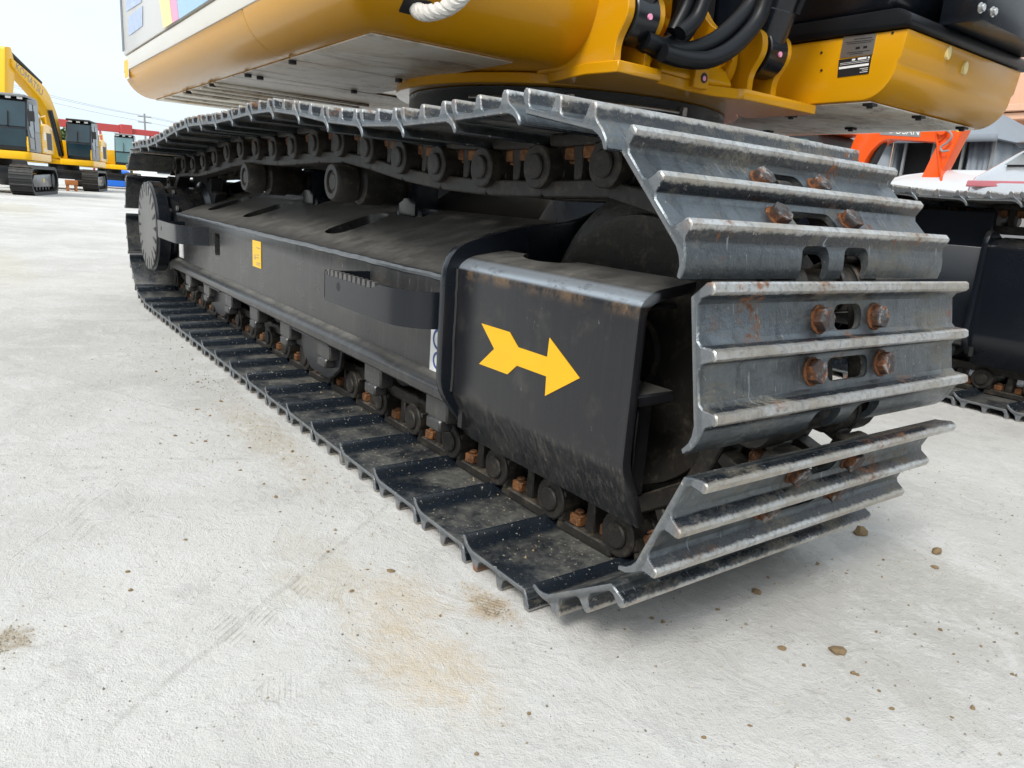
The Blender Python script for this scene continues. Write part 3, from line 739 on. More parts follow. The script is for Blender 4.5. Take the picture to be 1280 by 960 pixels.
for a in (-38, 0):
    q = (SW[0]+.746*math.cos(R(a)), SW[1]+.746*math.sin(R(a)))
    MB().box((q[0]-.012, q[1]-.012, 1.08), (q[0]+.014, q[1]+.012, 1.115)).build('pipe_clip', 'steel', sl, .002)
for a in (-12, 20):
    q = Vector((math.cos(R(a)), math.sin(R(a)), 0))
    MB().cyl(Vector((*SW, 1.07))+q*.738, Vector((*SW, 1.07))+q*.745, .007, 8).build('grease_cap', 'pink', sl)

# ---- upper structure: turntable deck plate
ring = []
for a in range(32, 329, 6):
    ring.append((SW[0]+.80*math.cos(R(a)), SW[1]+.80*math.sin(R(a))))
dk = ring+[(-.86, .70), (-.60, .66), (-.462, .68), (-.462, .885), (-.50, .90), (-.515, 1.08), (-.515, 1.22), (-.48, 1.32), (-.455, 1.33), (-.455, 1.80), (-.80, 1.80)]
deck = MB().prism(dk, 2, 1.1385, 1.176).build('deck_plate', 'yellow', EX, .003)
MB().box((-.56, 1.085, 1.15), (-.492, 1.165, 1.222)).build('lug_block', 'yellow', deck, .004)
MB().cyl((-.493, 1.135, 1.188), (-.4905, 1.135, 1.188), .018, 16).build('lug_hole', 'dark', deck)
MB().cyl((-.4903, 1.135, 1.186), (-.489, 1.135, 1.186), .009, 10).build('grease_cap', 'pink', deck)
ear = rounded([(-.92, 1.17), (-.485, 1.17), (-.487, 1.235), (-.435, 1.315), (-.45, 1.39), (-.53, 1.415), (-.62, 1.37), (-.80, 1.22)], [0, 0, .05, .06, .05, .05, .06, .06], 6)
for ya in (.695, .835, 1.395, 1.545):
    MB().prism(ear, 1, ya-.016, ya+.016).build('cylinder_ear', 'yellow', deck, .003)
for y_, lean in ((.765, .26), (1.47, .30)):
    p0 = Vector((-.515, y_, 1.325)); dv = Vector((lean, 0, 1)).normalized()
    b = MB().cyl(p0-Vector((0, .052, 0)), p0+Vector((0, .052, 0)), .088, 30)
    b.cyl(p0, p0+dv*.16, .070, 26, .078)
    b.cyl(p0+dv*.15, p0+dv*1.5, .072, 26)
    b.cyl(p0+dv*.23, p0+dv*.26, .079, 26)
    bc = b.build('boom_cylinder', 'gloss_black', EX, .004)
    MB().tube([p0+dv*.14+Vector((.074, .03, 0)), p0+dv*.5+Vector((.086, .03, 0)), p0+dv*1.3+Vector((.086, .03, 0))], .012, 8).build('oil_line', 'rubber', bc)
    q = p0+Vector((.086, .0, -.01))
    MB().cyl(q, q+Vector((.006, 0, 0)), .010, 10).build('grease_cap', 'pink', bc)
# boom foot brackets: side cheek with hub, cross tube, diagonal boom web
chk = rounded([(-1.15, 1.17), (-.60, 1.17), (-.545, 1.22), (-.53, 1.30), (-.56, 1.38), (-.66, 1.42), (-.80, 1.60), (-1.0, 1.95), (-1.3, 1.95)], [0, .03, .05, .06, .06, .05, .1, .1, .05], 5)
for y_ in (1.345, .905):
    ck = MB().prism(chk, 1, y_-.02, y_+.02).build('boom_bracket', 'yellow', deck, .004)
hub = MB()
for r_, t0, t1 in ((.085, 0, .012), (.064, .012, .024), (.045, .024, .036)):
    hub.cyl((-.60, 1.325-t0, 1.305), (-.60, 1.325-t1, 1.305), r_, 32)
hub.build('boom_hub', 'yellow', deck, .003)
MB().cyl((-.60, 1.2885, 1.305), (-.60, 1.287, 1.305), .018, 18).build('hub_hole', 'dark', deck)
MB().prism(rounded([(-.50, 1.176), (-.56, 1.26), (-.80, 1.30), (-1.1, 1.30), (-1.1, 1.176)], .03), 1, .93, 1.32).build('cross_web', 'yellow', deck, .005)
bmw = MB()
bmw.prism([(1.30, 1.36), (1.24, 1.28), (.72, 1.78), (.62, 2.0), (.82, 2.0)], 0, -.80, -.70)
bmw.build('boom_foot', 'yellow', EX, .006)
bm2 = MB().prism(rounded([(-.70, 1.40), (-.62, 1.50), (-.75, 1.75), (-1.0, 2.3), (-1.35, 2.3), (-1.0, 1.5)], .06, 4), 1, 1.0, 1.26)
bm2.build('boom', 'yellow', EX, .008)
MB().box((-1.9, .82, 1.30), (-1.02, 1.75, 2.6)).build('centre_housing', 'dark', EX)
# hydraulic hoses sagging across the boom foot
XH = -.43
hz = [([(796, 38), (808, 54), (828, 60), (850, 46), (872, 12), (884, -25)], -.50, .034), ([(806, 50), (838, 62), (866, 62), (900, 46), (935, 10), (950, -25)], -.46, .030), ([(828, 66), (856, 74), (888, 74), (920, 56), (948, 22), (962, -25)], -.42, .030), ([(850, 42), (872, 20), (888, -25)], -.40, .026), ([(842, 40), (858, 8), (868, -25)], -.44, .026), ([(812, 62), (846, 70), (880, 66), (912, 44), (938, 12), (948, -25)], -.52, .024), ([(836, 48), (846, 22), (850, -25)], -.55, .022), ([(866, 66), (904, 62), (936, 34), (958, -6), (964, -25)], -.50, .022)]
for pts, xp, r_ in hz:
    q = [at(px, py, 0, xp+.01*i) for i, (px, py) in enumerate(pts)]
    MB().tube(spline(q, 8), r_, 12).build('hydraulic_hose', 'rubber', EX)

# ---- right-hand body: long rounded side sill, door panels, front box, counterweight end
ZD = 1.18; YS = -.205
def sill(xa, xb, name, mat, yi=.80, parent=EX, zt=1.405):
    a = [(YS+.004, zt), (YS, zt-.02), (YS, 1.34)]
    n = 10
    for k in range(n+1):
        t = R(90*k/n); a.append((YS+.165*(1-math.cos(t)), 1.345-.165*math.sin(t)))
    a += [(yi, ZD), (yi, zt)]
    return a
so_ = sill(0, 0, '', '')
box = MB().prism([(y if z < 1.3 or y > 0 else y, min(z, 1.318)) for y, z in so_[2:]], 0, -4.06, -1.56).build('side_sill', 'yellow', EX, .003, 1, 60)
MB().prism([(YS-.002, 1.319), (YS-.002, 1.395), (YS+.004, 1.405), (.80, 1.405), (.80, 1.319)], 0, -4.06, -1.30).build('sill_sky_band', 'sky_sheen', box, .003, 1, 60)  # grazing sky reflection on the upper sill, put in as a cream strip
# front tool box: bottom and front share one big bend
fx = []
for k in range(11):
    t = R(90*k/10); fx.append((-.80+.21*math.sin(t), 1.39-.21*math.cos(t)))
b = MB(); rows = []
# sweep of the front bend and the side bend: superellipse corner
XF, XB_, ZTOP = -.585, -1.555, 1.95
ny = 14; nx = 14
def boxpt(i, j):
    return None
ys = [YS+.165*(1-math.cos(R(90*k/10))) for k in range(11)]+[.3, .6, .795]
zs_side = [1.345-.165*math.sin(R(90*k/10)) for k in range(11)]+[ZD]*3
# loft: sections at constant y follow x-z outline with the front bend, lifted by the side bend
for yv, zl in zip(ys, zs_side):
    lift = zl-ZD
    row = [(XB_, yv, zl)]
    r_ = .21
    for k in range(11):
        t = R(90*k/10); zz = ZD+r_*(1-math.cos(t)); row.append((XF-r_+r_*math.sin(t), yv, max(zz, zl) if k else zl))
    row += [(XF, yv, 1.62), (XF, yv, ZTOP), (XB_, yv, ZTOP)]
    rows.append(row)
nr = len(rows[0])
vs = [p for r0 in rows for p in r0]
fs = [(i*nr+j, i*nr+(j+1) % nr, (i+1)*nr+(j+1) % nr, (i+1)*nr+j) for i in range(len(rows)-1) for j in range(nr)]
fs += [tuple(range(nr))[::-1], tuple((len(rows)-1)*nr+j for j in range(nr))]
tbx = MB().add(vs, fs).build('front_tool_box', 'yellow', EX, smooth=50)
# tie hole with the rope's dark mouth
hc = at(520, 18, 2, 1.255)
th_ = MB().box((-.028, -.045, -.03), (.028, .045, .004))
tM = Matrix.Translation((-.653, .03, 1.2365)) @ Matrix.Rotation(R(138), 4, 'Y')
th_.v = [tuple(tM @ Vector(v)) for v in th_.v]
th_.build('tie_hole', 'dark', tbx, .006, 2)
# belly cover plates
def belly(xa, xb, ya, yb, z=ZD):
    return MB().box((xa+.006, ya+.006, z-.006), (xb-.006, yb-.006, z-.001)).build('belly_plate', 'belly', box, .002)
belly(-2.15, -1.555, -.035, .62); belly(-2.62, -2.15, -.035, .80); belly(-3.1, -2.62, -.035, .80); belly(-3.6, -3.1, -.035, .80); belly(-4.05, -3.6, -.035, .80); belly(-1.55, -.82, -.035, .52)
for xr in (-2.62, -2.75, -2.9, -3.1, -3.3, -3.6, -3.8):
    MB().box((xr-.02, -.03, ZD-.020), (xr+.02, .80, ZD-.0065)).build('belly_rib', 'belly', box, .005)
for xq, yq in ((-1.57, -.01), (-1.57, .45), (-2.14, -.01), (-2.14, .5), (-2.16, .05), (-2.7, -.02), (-3.2, -.02)):
    MB().cyl((xq, yq, ZD-.006), (xq, yq, ZD-.02), .016, 8).build('belly_bolt', 'dark', box)
# pale doors above the sill with decals
dr_ = MB().box((-4.02, YS-.003, 1.412), (-.9, .8, 2.6)).build('side_door', 'door', EX, .012, 2)
MB().box((-4.05, YS-.0045, 1.44), (-3.985, YS+.05, 2.6)).build('rear_edge', 'gloss_black', dr_)
def decal(name, poly, mat, off=.0045): return MB().prism(poly, 1, YS-off-.001, YS-off).build(name, mat, dr_)
decal('decal_panel', [(-2.78, 1.415), (-1.2, 1.415), (-1.2, 2.3), (-2.9, 2.3), (-2.86, 1.7)], 'skyblue')
decal('decal_stripe', [(-2.80, 1.4155), (-2.52, 1.4155), (-2.68, 1.9), (-2.9, 2.29), (-2.96, 1.9)], 'pink', .006)
decal('decal_stripe', [(-2.84, 1.4155), (-2.64, 1.4155), (-2.84, 1.9), (-3.05, 2.29), (-3.02, 1.8)], 'paleyellow', .0075)
decal('notice_print', [(-3.80, 1.50), (-3.38, 1.50), (-3.36, 1.60), (-3.80, 1.60)], 'blueprint')
decal('notice_print', [(-3.84, 1.64), (-3.38, 1.62), (-3.36, 1.78), (-3.84, 1.80)], 'blueprint')
wl = MB().box((-4.02, YS-.003, 1.27), (-3.88, YS-.001, 1.39)).build('warning_label', 'white', box)
MB().box((-4.01, YS-.0045, 1.28), (-3.89, YS-.0032, 1.38)).build('label_face', 'sign_yellow', wl)
MB().box((-4.35, .86, 1.20), (-1.9, 2.75, 2.4)).build('counterweight_body', 'yellow', EX, .12, 4)
MB().box((-3.2, .80, ZD-.004), (-1.7, 2.6, 1.30)).build('rear_belly', 'belly', EX)

# ---- cab platform, cab, step box on the far side
pl = []
XC = -.12; 
plat = [(-1.75, 1.425), (-1.75, ZD), (-.26, ZD)]
for k in range(1, 11):
    t = R(90*k/10); plat.append((-.26+.125*math.sin(t), 1.315-.135*math.cos(t)))
plat += [(-.125, 1.33), (-.115, 1.425)]
cpf = MB().prism(plat, 1, 1.785, 2.80).build('cab_platform', 'yellow', EX, .010, 2, 50)
def pb(xa, xb, ya, yb): MB().box((xa+.003, ya+.003, ZD-.006), (xb-.003, yb-.003, ZD-.001)).build('belly_plate', 'belly', cpf, .0015)
pb(-.72, -.225, 1.80, 2.72); pb(-1.2, -.72, 1.80, 2.72); pb(-1.7, -1.2, 1.9, 2.72)
for xq, yq in ((-.24, 1.83), (-.24, 2.22), (-.24, 2.62), (-.71, 2.0), (-.71, 2.5), (-.73, 1.83), (-1.19, 1.95), (-1.19, 2.5)):
    MB().box((xq-.02, yq-.02, ZD-.016), (xq+.02, yq+.02, ZD-.006)).cyl((xq, yq, ZD-.015), (xq, yq, ZD-.024), .012, 8).build('plate_clip', 'dark', cpf)
# maker's plates on the inner side of the platform
YP = 1.785
q0 = [at(px, py, 1, YP) for px, py in ((1055, 46), (1096, 42), (1091, 68), (1050, 73))]
def quadplate(name, q, mat, off, parent):
    b = MB().add([(p.x, YP-off, p.z) for p in q]+[(p.x, YP-.0005, p.z) for p in q], [(0, 1, 2, 3), (7, 6, 5, 4), (0, 4, 5, 1), (1, 5, 6, 2), (2, 6, 7, 3), (3, 7, 4, 0)])
    return b.build(name, mat, parent)
dp = quadplate('data_plate', q0, 'steel', .0025, cpf)
q1 = [at(px, py, 1, YP) for px, py in ((1049, 75), (1090, 69), (1086, 92), (1047, 97))]
dp2 = quadplate('data_plate', q1, 'dark', .0025, cpf)
def lines(q, rows_, mat, parent):
    b = MB()
    for t, s0, s1, hh in rows_:
        def pt(s_, v_):
            a = q[0].lerp(q[1], s_); c = q[3].lerp(q[2], s_); return a.lerp(c, v_)
        c4 = [pt(s0, t), pt(s1, t), pt(s1, t+hh), pt(s0, t+hh)]
        b.add([(p.x, YP-.0032, p.z) for p in c4], [(0, 1, 2, 3)])
    b.build('plate_print', mat, parent)
lines(q0, [(.16, .35, .9, .035), (.28, .1, .95, .03), (.36, .15, .9, .03), (.55, .45, .58, .12), (.55, .68, .8, .12), (.78, .2, .9, .03), (.86, .3, .7, .03)], 'dark', dp)
lines(q1, [(.06, .42, .52, .10), (.05, .60, .86, .11), (.06, .9, .96, .1), (.22, .05, .95, .02), (.30, .05, .95, .02), (.42, .03, .96, .13), (.66, .7, .96, .03), (.76, .78, .96, .03), (.86, .72, .96, .03)], 'white', dp2)
for px, py in ((1027, 66), (1027, 88), (1116, 41)):
    q = at(px, py, 1, YP); MB().cyl((q.x, YP-.003, q.z), (q.x, YP, q.z), .005, 8).build('plate_rivet', 'dark', cpf)
# rubber fender strip and dark cab shell
MB().prism(rounded([(-1.6, 1.428), (-.10, 1.428), (-.10, 1.47), (-.16, 1.50), (-1.6, 1.50)], [0, .02, .03, .02, 0], 3), 1, 1.77, 2.84).build('cab_gasket', 'rubber', EX, .01, 2)
cab = MB().prism(rounded([(-1.55, 1.502), (-.20, 1.502), (-.14, 1.70), (-.16, 2.3), (-.45, 3.0), (-1.55, 3.0)], [0, .05, .1, .1, .1, .1], 4), 1, 1.80, 2.80).build('cab', 'gloss_black', EX, .03, 3)
MB().prism([(-1.3, 1.85), (-.30, 1.75), (-.32, 2.3), (-.55, 2.85), (-1.3, 2.85)], 1, 1.794, 1.7995).build('cab_window', 'glass', cab)
sb = MB().box((-.13, 2.02, 1.475), (.03, 2.75, 1.66)).build('step_box', 'gloss_black', EX, .008, 2)
for px, py in ((1225, 10), (1240, 15)):
    q = at(px, py, 0, .031)
    MB().cyl((.03, q.y, q.z), (.036, q.y, q.z), .019, 18).cyl((.034, q.y, q.z), (.047, q.y, q.z), .014, 6).build('step_bolt', 'steel', sb, .001)
MB().box((-.10, 2.2, 1.66), (.0, 2.75, 1.70)).build('step_grille', 'dark', sb)
for px, py in ((1187, 66), (1208, 85)):
    q = at(px, py, 0, -.11)
    MB().prism([(q.y+.017*math.cos(R(a)), q.z+.026*math.sin(R(a))) for a in range(0, 360, 20)], 0, -.130, -.1095).build('hole_plug', 'paleyellow', cpf, .002)

# ---- rope tied through the front box (a thing of its own)
rp = [(-.68, .05, 1.255), (-.648, .035, 1.228), (-.60, .045, 1.215), (-.555, .085, 1.232), (-.53, .12, 1.27), (-.53, .16, 1.34)]
q = spline(rp, 12); rb = MB()
for k in range(3):
    pts = []
    for i, p in enumerate(q):
        a = i*.55+k*2.094; pts.append(p+Vector((0, math.cos(a)*.011, math.sin(a)*.011)))
    rb.tube(pts, .0135, 8)
tag(rb.build('rope', 'rope'), 'short frayed white rope looped through the hole in the yellow tool box', 'rope')

# ================================================================== dirt clods and grit on the concrete
def clod_mesh(seed, flat):
    rnd = random.Random(seed); bm = bmesh.new(); bmesh.ops.create_icosphere(bm, subdivisions=2, radius=1)
    offs = [(Vector((rnd.uniform(-1, 1), rnd.uniform(-1, 1), rnd.uniform(-1, 1))).normalized(), rnd.uniform(.1, .4)) for _ in range(9)]
    for v in bm.verts:
        k = 1+sum(a*max(0, v.co.normalized().dot(d))**3 for d, a in offs)-.25+rnd.uniform(-.24, .24)
        v.co *= k; v.co.z *= flat
        v.co.z = max(v.co.z, -.28)
    me = bpy.data.meshes.new('dirt_clod'); bm.to_mesh(me); bm.free()
    me.materials.append(MAT['clod'])
    for p in me.polygons: p.use_smooth = True
    me.set_sharp_from_angle(angle=R(14)); return me
CM = [clod_mesh(i, f) for i, f in enumerate((.8, .6, .7, .45))]
def clod(x, y, r, k, label, group=None):
    r *= .72
    o = bpy.data.objects.new('dirt_clod', CM[k % 4]); COL.objects.link(o)
    o.location = (x, y, .28*r-.0006); o.scale = (r, r*random.uniform(.7, 1), r); o.rotation_euler.z = random.uniform(0, 6.28)
    return tag(o, label, 'dirt clod', group)
for px, py, r_, lab in ((1074, 668, .020, 'largest brown clod lying just beyond the lowest rusty grouser tip'), (1170, 691, .015, 'rounded brown clod on open concrete, larger of a close pair'), (1169, 710, .010, 'small brown clod lying beside a larger rounded one'),
                        (488, 714, .009, 'lone chunky clod on the pale concrete beside the shoe edges'), (1046, 815, .019, 'crumbled flat clod with a tan smear in front of the track'), (978, 811, .009, 'brown clod between the crumbled smear and the track'), (946, 741, .013, 'dark crumbly clod in the shade in front of the lowest shoe')):
    p = at(px, py, 2, 0); clod(p.x, p.y, r_, 0 if py < 700 else 3, lab)
GL = 'small brown dirt crumb scattered on the pale concrete'; GG = 'dirt crumbs on the concrete'
for px, py, r_ in ((219, 545, .007), (257, 552, .007), (160, 715, .006), (232, 675, .005), (163, 738, .006), (365, 565, .006), (246, 512, .008), (247, 478, .008), (195, 465, .008), (276, 502, .008), (298, 478, .007), (440, 739, .006), (459, 712, .004), (1021, 706, .005), (1058, 717, .004), (1104, 700, .004), (1022, 704, .005), (960, 722, .005), (1136, 757, .004), (1192, 818, .004), (815, 773, .006), (897, 762, .006), (828, 778, .005), (781, 787, .004), (1005, 832, .005), (1095, 790, .004), (1099, 864, .004), (1216, 886, .006), (1115, 886, .005), (937, 907, .004), (880, 922, .005), (661, 892, .004), (1265, 843, .005), (1226, 808, .004), (1176, 788, .005), (1190, 897, .004), (84, 856, .0), (1067, 842, .006), (1072, 844, .005), (1060, 900, .004), (595, 943, .004), (300, 588, .006), (330, 605, .005), (345, 622, .006), (410, 690, .005), (350, 640, .004), (312, 560, .006), (285, 545, .006), (380, 600, .006), (262, 520, .005), (550, 770, .004)):
    if r_ > 0:
        p = at(px, py, 2, 0); 
        lab = ('small brown dirt crumb on the concrete in front of the wrapped shoes' if p.x > .55 or p.y > -.3 else 'small brown dirt crumb in the gritty strip beside the lower shoes' if p.y > -.8 else 'small brown dirt crumb on open concrete away from the track')
        clod(p.x, p.y, r_, random.randrange(4), lab, GG+(' by the idler end' if p.x > .55 or p.y > -.3 else ' along the track' if p.y > -.8 else ' in the open'))
# fine grit: too many to count
rnd = random.Random(3); gb = MB()
def grain(x, y, r):
    a = rnd.uniform(0, 6.28); h = r*rnd.uniform(.6, 1.1)
    vs = [(x+r*rnd.uniform(.7, 1.2)*math.cos(a+k*1.571), y+r*rnd.uniform(.7, 1.2)*math.sin(a+k*1.571), -.001) for k in range(4)]+[(x+r*rnd.uniform(-.4, .4), y+r*rnd.uniform(-.4, .4), h)]
    gb.add(vs, [(0, 1, 4), (1, 2, 4), (2, 3, 4), (3, 0, 4)])
for _ in range(2600):
    x = rnd.uniform(.3, 1.6); y = rnd.uniform(-.3, 1.3)
    if rnd.random() < .75: grain(x, y, abs(rnd.gauss(0, .0016))+.0007)
for _ in range(1300):
    y = -.38-abs(rnd.gauss(0, .16)); x = rnd.gauss(-.9, .55); grain(x, y, abs(rnd.gauss(0, .0018))+.0008)
for _ in range(2600):
    x = rnd.uniform(-1.5, 1.1); y = rnd.uniform(-1.6, -.36); grain(x, y, abs(rnd.gauss(0, .0012))+.0006)
for _ in range(160):
    grain(.489+rnd.gauss(0, .03), -.392+rnd.gauss(0, .014), rnd.uniform(.001, .004))
for _ in range(120):
    grain(.23+rnd.gauss(0, .03), -1.09+rnd.gauss(0, .02), rnd.uniform(.001, .004))
me = bpy.data.meshes.new('grit'); me.from_pydata(gb.v, [], gb.f)
go = link('grit', me, 'grit'); tag(go, 'fine loose grit and soil grains strewn over the concrete', 'grit', kind='stuff')

# caked soil crumbs lying on the lower shoes
gb2 = gb; gb = MB()
for _ in range(320):
    x = rnd.uniform(-2.6, .5); y = -.12-abs(rnd.gauss(0, .07))
    if y < -.34: continue
    gb.add([], []); n0 = len(gb.v); grain(x, y, abs(rnd.gauss(0, .0022))+.0008)
    gb.v[n0:] = [(a_, b_, c_+.0385) for a_, b_, c_ in gb.v[n0:]]
me = bpy.data.meshes.new('caked_soil'); me.from_pydata(gb.v, [], gb.f)
cs_ = link('caked_soil', me, 'clod', EX); cs_['kind'] = 'stuff'

# ================================================================== BACKGROUND
def yard_excavator(loc, rz, label, glassmat, roofmat, boom, trackmat, swing=0, sc=.81):
    t = thing('parked_excavator', loc, label, 'excavator', None, rz)
    M0 = WORLD[t.name] @ Matrix.Scale(sc, 4); ST = [M0]
    def put(mb, name, mat, parent=None, bevel=.02, seg=2):
        mb.v = [tuple(ST[0] @ Vector(v)) for v in mb.v]
        return mb.build(name, mat, parent or t, bevel*sc, seg)
    for sy in (-1.2, 1.2):
        L2, rr = 1.55, .44
        path = []
        for k in range(13): a = R(90-15*k); path.append((L2+rr*math.cos(a), .45+rr*math.sin(a)))
        for k in range(13): a = R(-90-15*k); path.append((-L2+rr*math.cos(a), .45+rr*math.sin(a)))
        inner = [(x*.9 if abs(x) < 1.6 else x-.09*(1 if x > 0 else -1), .45+(z-.45)*.80) for x, z in path]
        b = MB(); n = len(path)
        vs = []
        for y in (sy-.3, sy+.3): vs += [(x, y, z) for x, z in path]+[(x, y, z) for x, z in inner]
        fs = []
        for i in range(n):
            j = (i+1) % n
            fs += [(i, j, 2*n+j, 2*n+i), (n+j, n+i, 3*n+i, 3*n+j), (i, n+i, n+j, j), (2*n+j, 3*n+j, 3*n+i, 2*n+i)]
        b.add(vs, fs)
        tr = put(b, 'track_belt', trackmat, bevel=0)
        # grouser bars of the shoes
        per = []
        tot = 0
        for i in range(n):
            a, c = Vector(path[i]), Vector(path[(i+1) % n]); per.append((tot, a, c)); tot += (c-a).length
        ns = 46
        for k in range(ns):
            s_ = tot*k/ns
            for t0, a, c in per:
                if t0 <= s_ <= t0+(c-a).length:
                    p = a.lerp(c, (s_-t0)/max(1e-6, (c-a).length)); d = (c-a).normalized(); nn = Vector((-d[1], d[0])); break
            if nn.dot(p-Vector((0, .45))) < 0: nn = -nn
            q = [p-d*.07, p+d*.07, p+d*.07+nn*.018, p+d*.045+nn*.018, p+d*.03+nn*.006, p-d*.03+nn*.006, p-d*.045+nn*.018, p-d*.07+nn*.018]
            put(MB().prism([tuple(v) for v in q], 1, sy-.305, sy+.305), 'track_shoe', trackmat, tr, 0)
        put(MB().prism(rounded([(-1.3, .25), (1.35, .25), (1.45, .45), (1.2, .62), (-1.2, .66), (-1.45, .45)], .06), 1, sy-.22, sy+.22), 'track_frame', 'gloss_black')
        put(MB().cyl((-L2, sy-.24, .45), (-L2, sy+.24, .45), .24, 20), 'sprocket', 'dark'); put(MB().cyl((L2, sy-.12, .45), (L2, sy+.12, .45), .33, 20), 'idler', 'dark')
        for x in (-.9, -.45, 0, .45, .9): put(MB().cyl((x, sy-.2, .24), (x, sy+.2, .24), .1, 14), 'roller', 'dark', bevel=0)
        put(MB().box((1.38, sy-.2, .35), (1.52, sy-.18, .55)).box((-.2, sy+.2201, .40), (.0, sy+.224, .52)), 'frame_label', 'sign_yellow', bevel=0)
    put(MB().box((-.8, -.95, .45), (.8, .95, .85)), 'car_body', 'gloss_black')
    put(MB().cyl((0, 0, .85), (0, 0, 1.05), .6, 28), 'slew_ring', 'dark', bevel=0)
    ST[0] = M0 @ Matrix.Rotation(swing, 4, 'Z')
    dk_ = rounded([(1.42, .15), (1.42, 1.30), (1.30, 1.42), (-1.6, 1.42), (-2.6, 1.0), (-2.75, 0), (-2.6, -1.0), (-1.6, -1.40), (1.0, -1.40), (1.05, -.5), (.7, -.4), (.7, .15)], .08, 3)
    put(MB().prism(dk_, 2, 1.05, 1.30), 'deck', 'bgyellow', bevel=.05)
    # cab
    cp_ = rounded([(1.30, 1.31), (1.40, 1.95), (1.12, 2.86), (-.30, 2.92), (-.35, 1.31)], [.03, .1, .15, .12, .02], 4)
    cb_ = put(MB().prism(cp_, 1, .42, 1.38), 'cab', 'gloss_black', bevel=.04)
    put(MB().prism([(1.18, 1.40), (1.22, 1.72), (.60, 1.72), (.60, 1.40)], 1, 1.37, 1.388), 'door_panel', 'grey', cb_, 0)
    put(MB().prism([(.48, 1.36), (.48, 1.90), (-.28, 1.90), (-.28, 1.36)], 1, 1.37, 1.388), 'side_panel', 'grey', cb_, 0)
    put(MB().cyl((1.44, 1.45, 2.05), (1.44, 1.45, 2.55), .02, 6).box((1.42, 1.42, 2.2), (1.46, 1.60, 2.5)), 'mirror', 'dark', cb_, 0)
    put(MB().box((1.40, .85, 2.02), (1.43, .88, 2.5), Matrix.Rotation(R(-17), 4, 'Y')), 'wiper', 'dark', cb_, 0)
    def slab(pts, name, mat, parent, off=.012):
        p = [Vector(q) for q in pts]; nn = (p[1]-p[0]).cross(p[3]-p[0]).normalized()
        b = MB().add([q+nn*off for q in p]+[q-nn*off for q in p], [(0, 1, 2, 3), (7, 6, 5, 4), (0, 4, 5, 1), (1, 5, 6, 2), (2, 6, 7, 3), (3, 7, 4, 0)])
        return put(b, name, mat, parent, 0)
    slab([(1.385, .47, 2.02), (1.385, 1.33, 2.02), (1.15, 1.33, 2.76), (1.15, .47, 2.76)], 'windscreen', glassmat, cb_, .03)
    slab([(1.325, .47, 1.45), (1.325, 1.33, 1.45), (1.395, 1.33, 1.95), (1.395, .47, 1.95)], 'lower_window', glassmat, cb_, .02)
    put(MB().prism([(1.22, 1.98), (1.05, 2.72), (.55, 2.74), (.55, 1.75), (1.0, 1.75)], 1, 1.375, 1.39), 'door_window', glassmat, cb_, 0)
    put(MB().prism([(.45, 1.95), (.45, 2.74), (-.2, 2.76), (-.2, 1.95)], 1, 1.375, 1.39), 'rear_window', glassmat, cb_, 0)
    put(MB().box((.53, 1.385, 1.40), (.57, 1.395, 2.75)), 'door_seam', 'dark', cb_, 0)
    put(MB().box((-.35, .45, 2.90), (1.30, 1.36, 2.97)), 'roof_guard', roofmat, cb_)
    for y in (.6, .9, 1.2): put(MB().box((1.18, y-.07, 2.83), (1.24, y+.07, 2.90)), 'roof_lamp', 'white', cb_, .01)
    # hood and counterweight
    hp = rounded([(-.42, 1.31), (-.42, 1.70), (-.75, 2.22), (-1.5, 2.30), (-2.2, 2.2), (-2.2, 1.31)], [0, .15, .15, .15, .1, 0], 4)
    put(MB().prism(hp, 1, .50, 1.41), 'engine_hood', 'bgyellow', bevel=.06)
    put(MB().box((-1.9, 1.40, 1.45), (-1.1, 1.4125, 2.0)), 'vent_grille', 'dark', bevel=0)
    put(MB().box((-.95, 1.41, 1.75), (-.65, 1.414, 2.0)), 'hood_label', 'white', bevel=0)
    for xx in (-.6, -.8, -1.0): put(MB().box((xx-.05, 1.41, 1.38), (xx+.05, 1.4142, 1.48)), 'warning_label', 'white', bevel=0)
    put(MB().tube([(-.5, 1.36, 2.0), (-.6, 1.36, 2.45), (-1.4, 1.36, 2.55), (-1.5, 1.36, 2.3)], .025, 6), 'guard_rail', 'bgyellow', bevel=0)
    put(MB().tube([(.9, -1.3, 1.95), (.9, -1.3, 2.5), (.2, -1.3, 2.5), (.2, -1.3, 1.95)], .025, 6), 'guard_rail', 'bgyellow', bevel=0)
    put(MB().box((-2.2, -1.38, 1.31), (-.3, .42, 2.1)), 'engine_bay', 'bgyellow', bevel=.06)
    put(MB().box((-.3, -1.38, 1.31), (.9, -.55, 1.95)), 'fuel_tank', 'bgyellow', bevel=.05)
    put(MB().prism(rounded([(-2.2, -1.35), (-2.55, -1.0), (-2.8, 0), (-2.55, 1.0), (-2.2, 1.38)], .15), 2, 1.2, 2.1), 'counterweight', 'bgyellow', bevel=.08)
    put(MB().cyl((-1.5, -.6, 2.1), (-1.5, -.6, 2.6), .07, 14), 'exhaust', 'dark', bevel=0)
    for y in (1.32,): put(MB().box((1.30, y, 1.31), (1.37, y+.05, 1.75)), 'handrail', 'bgyellow', bevel=.01)
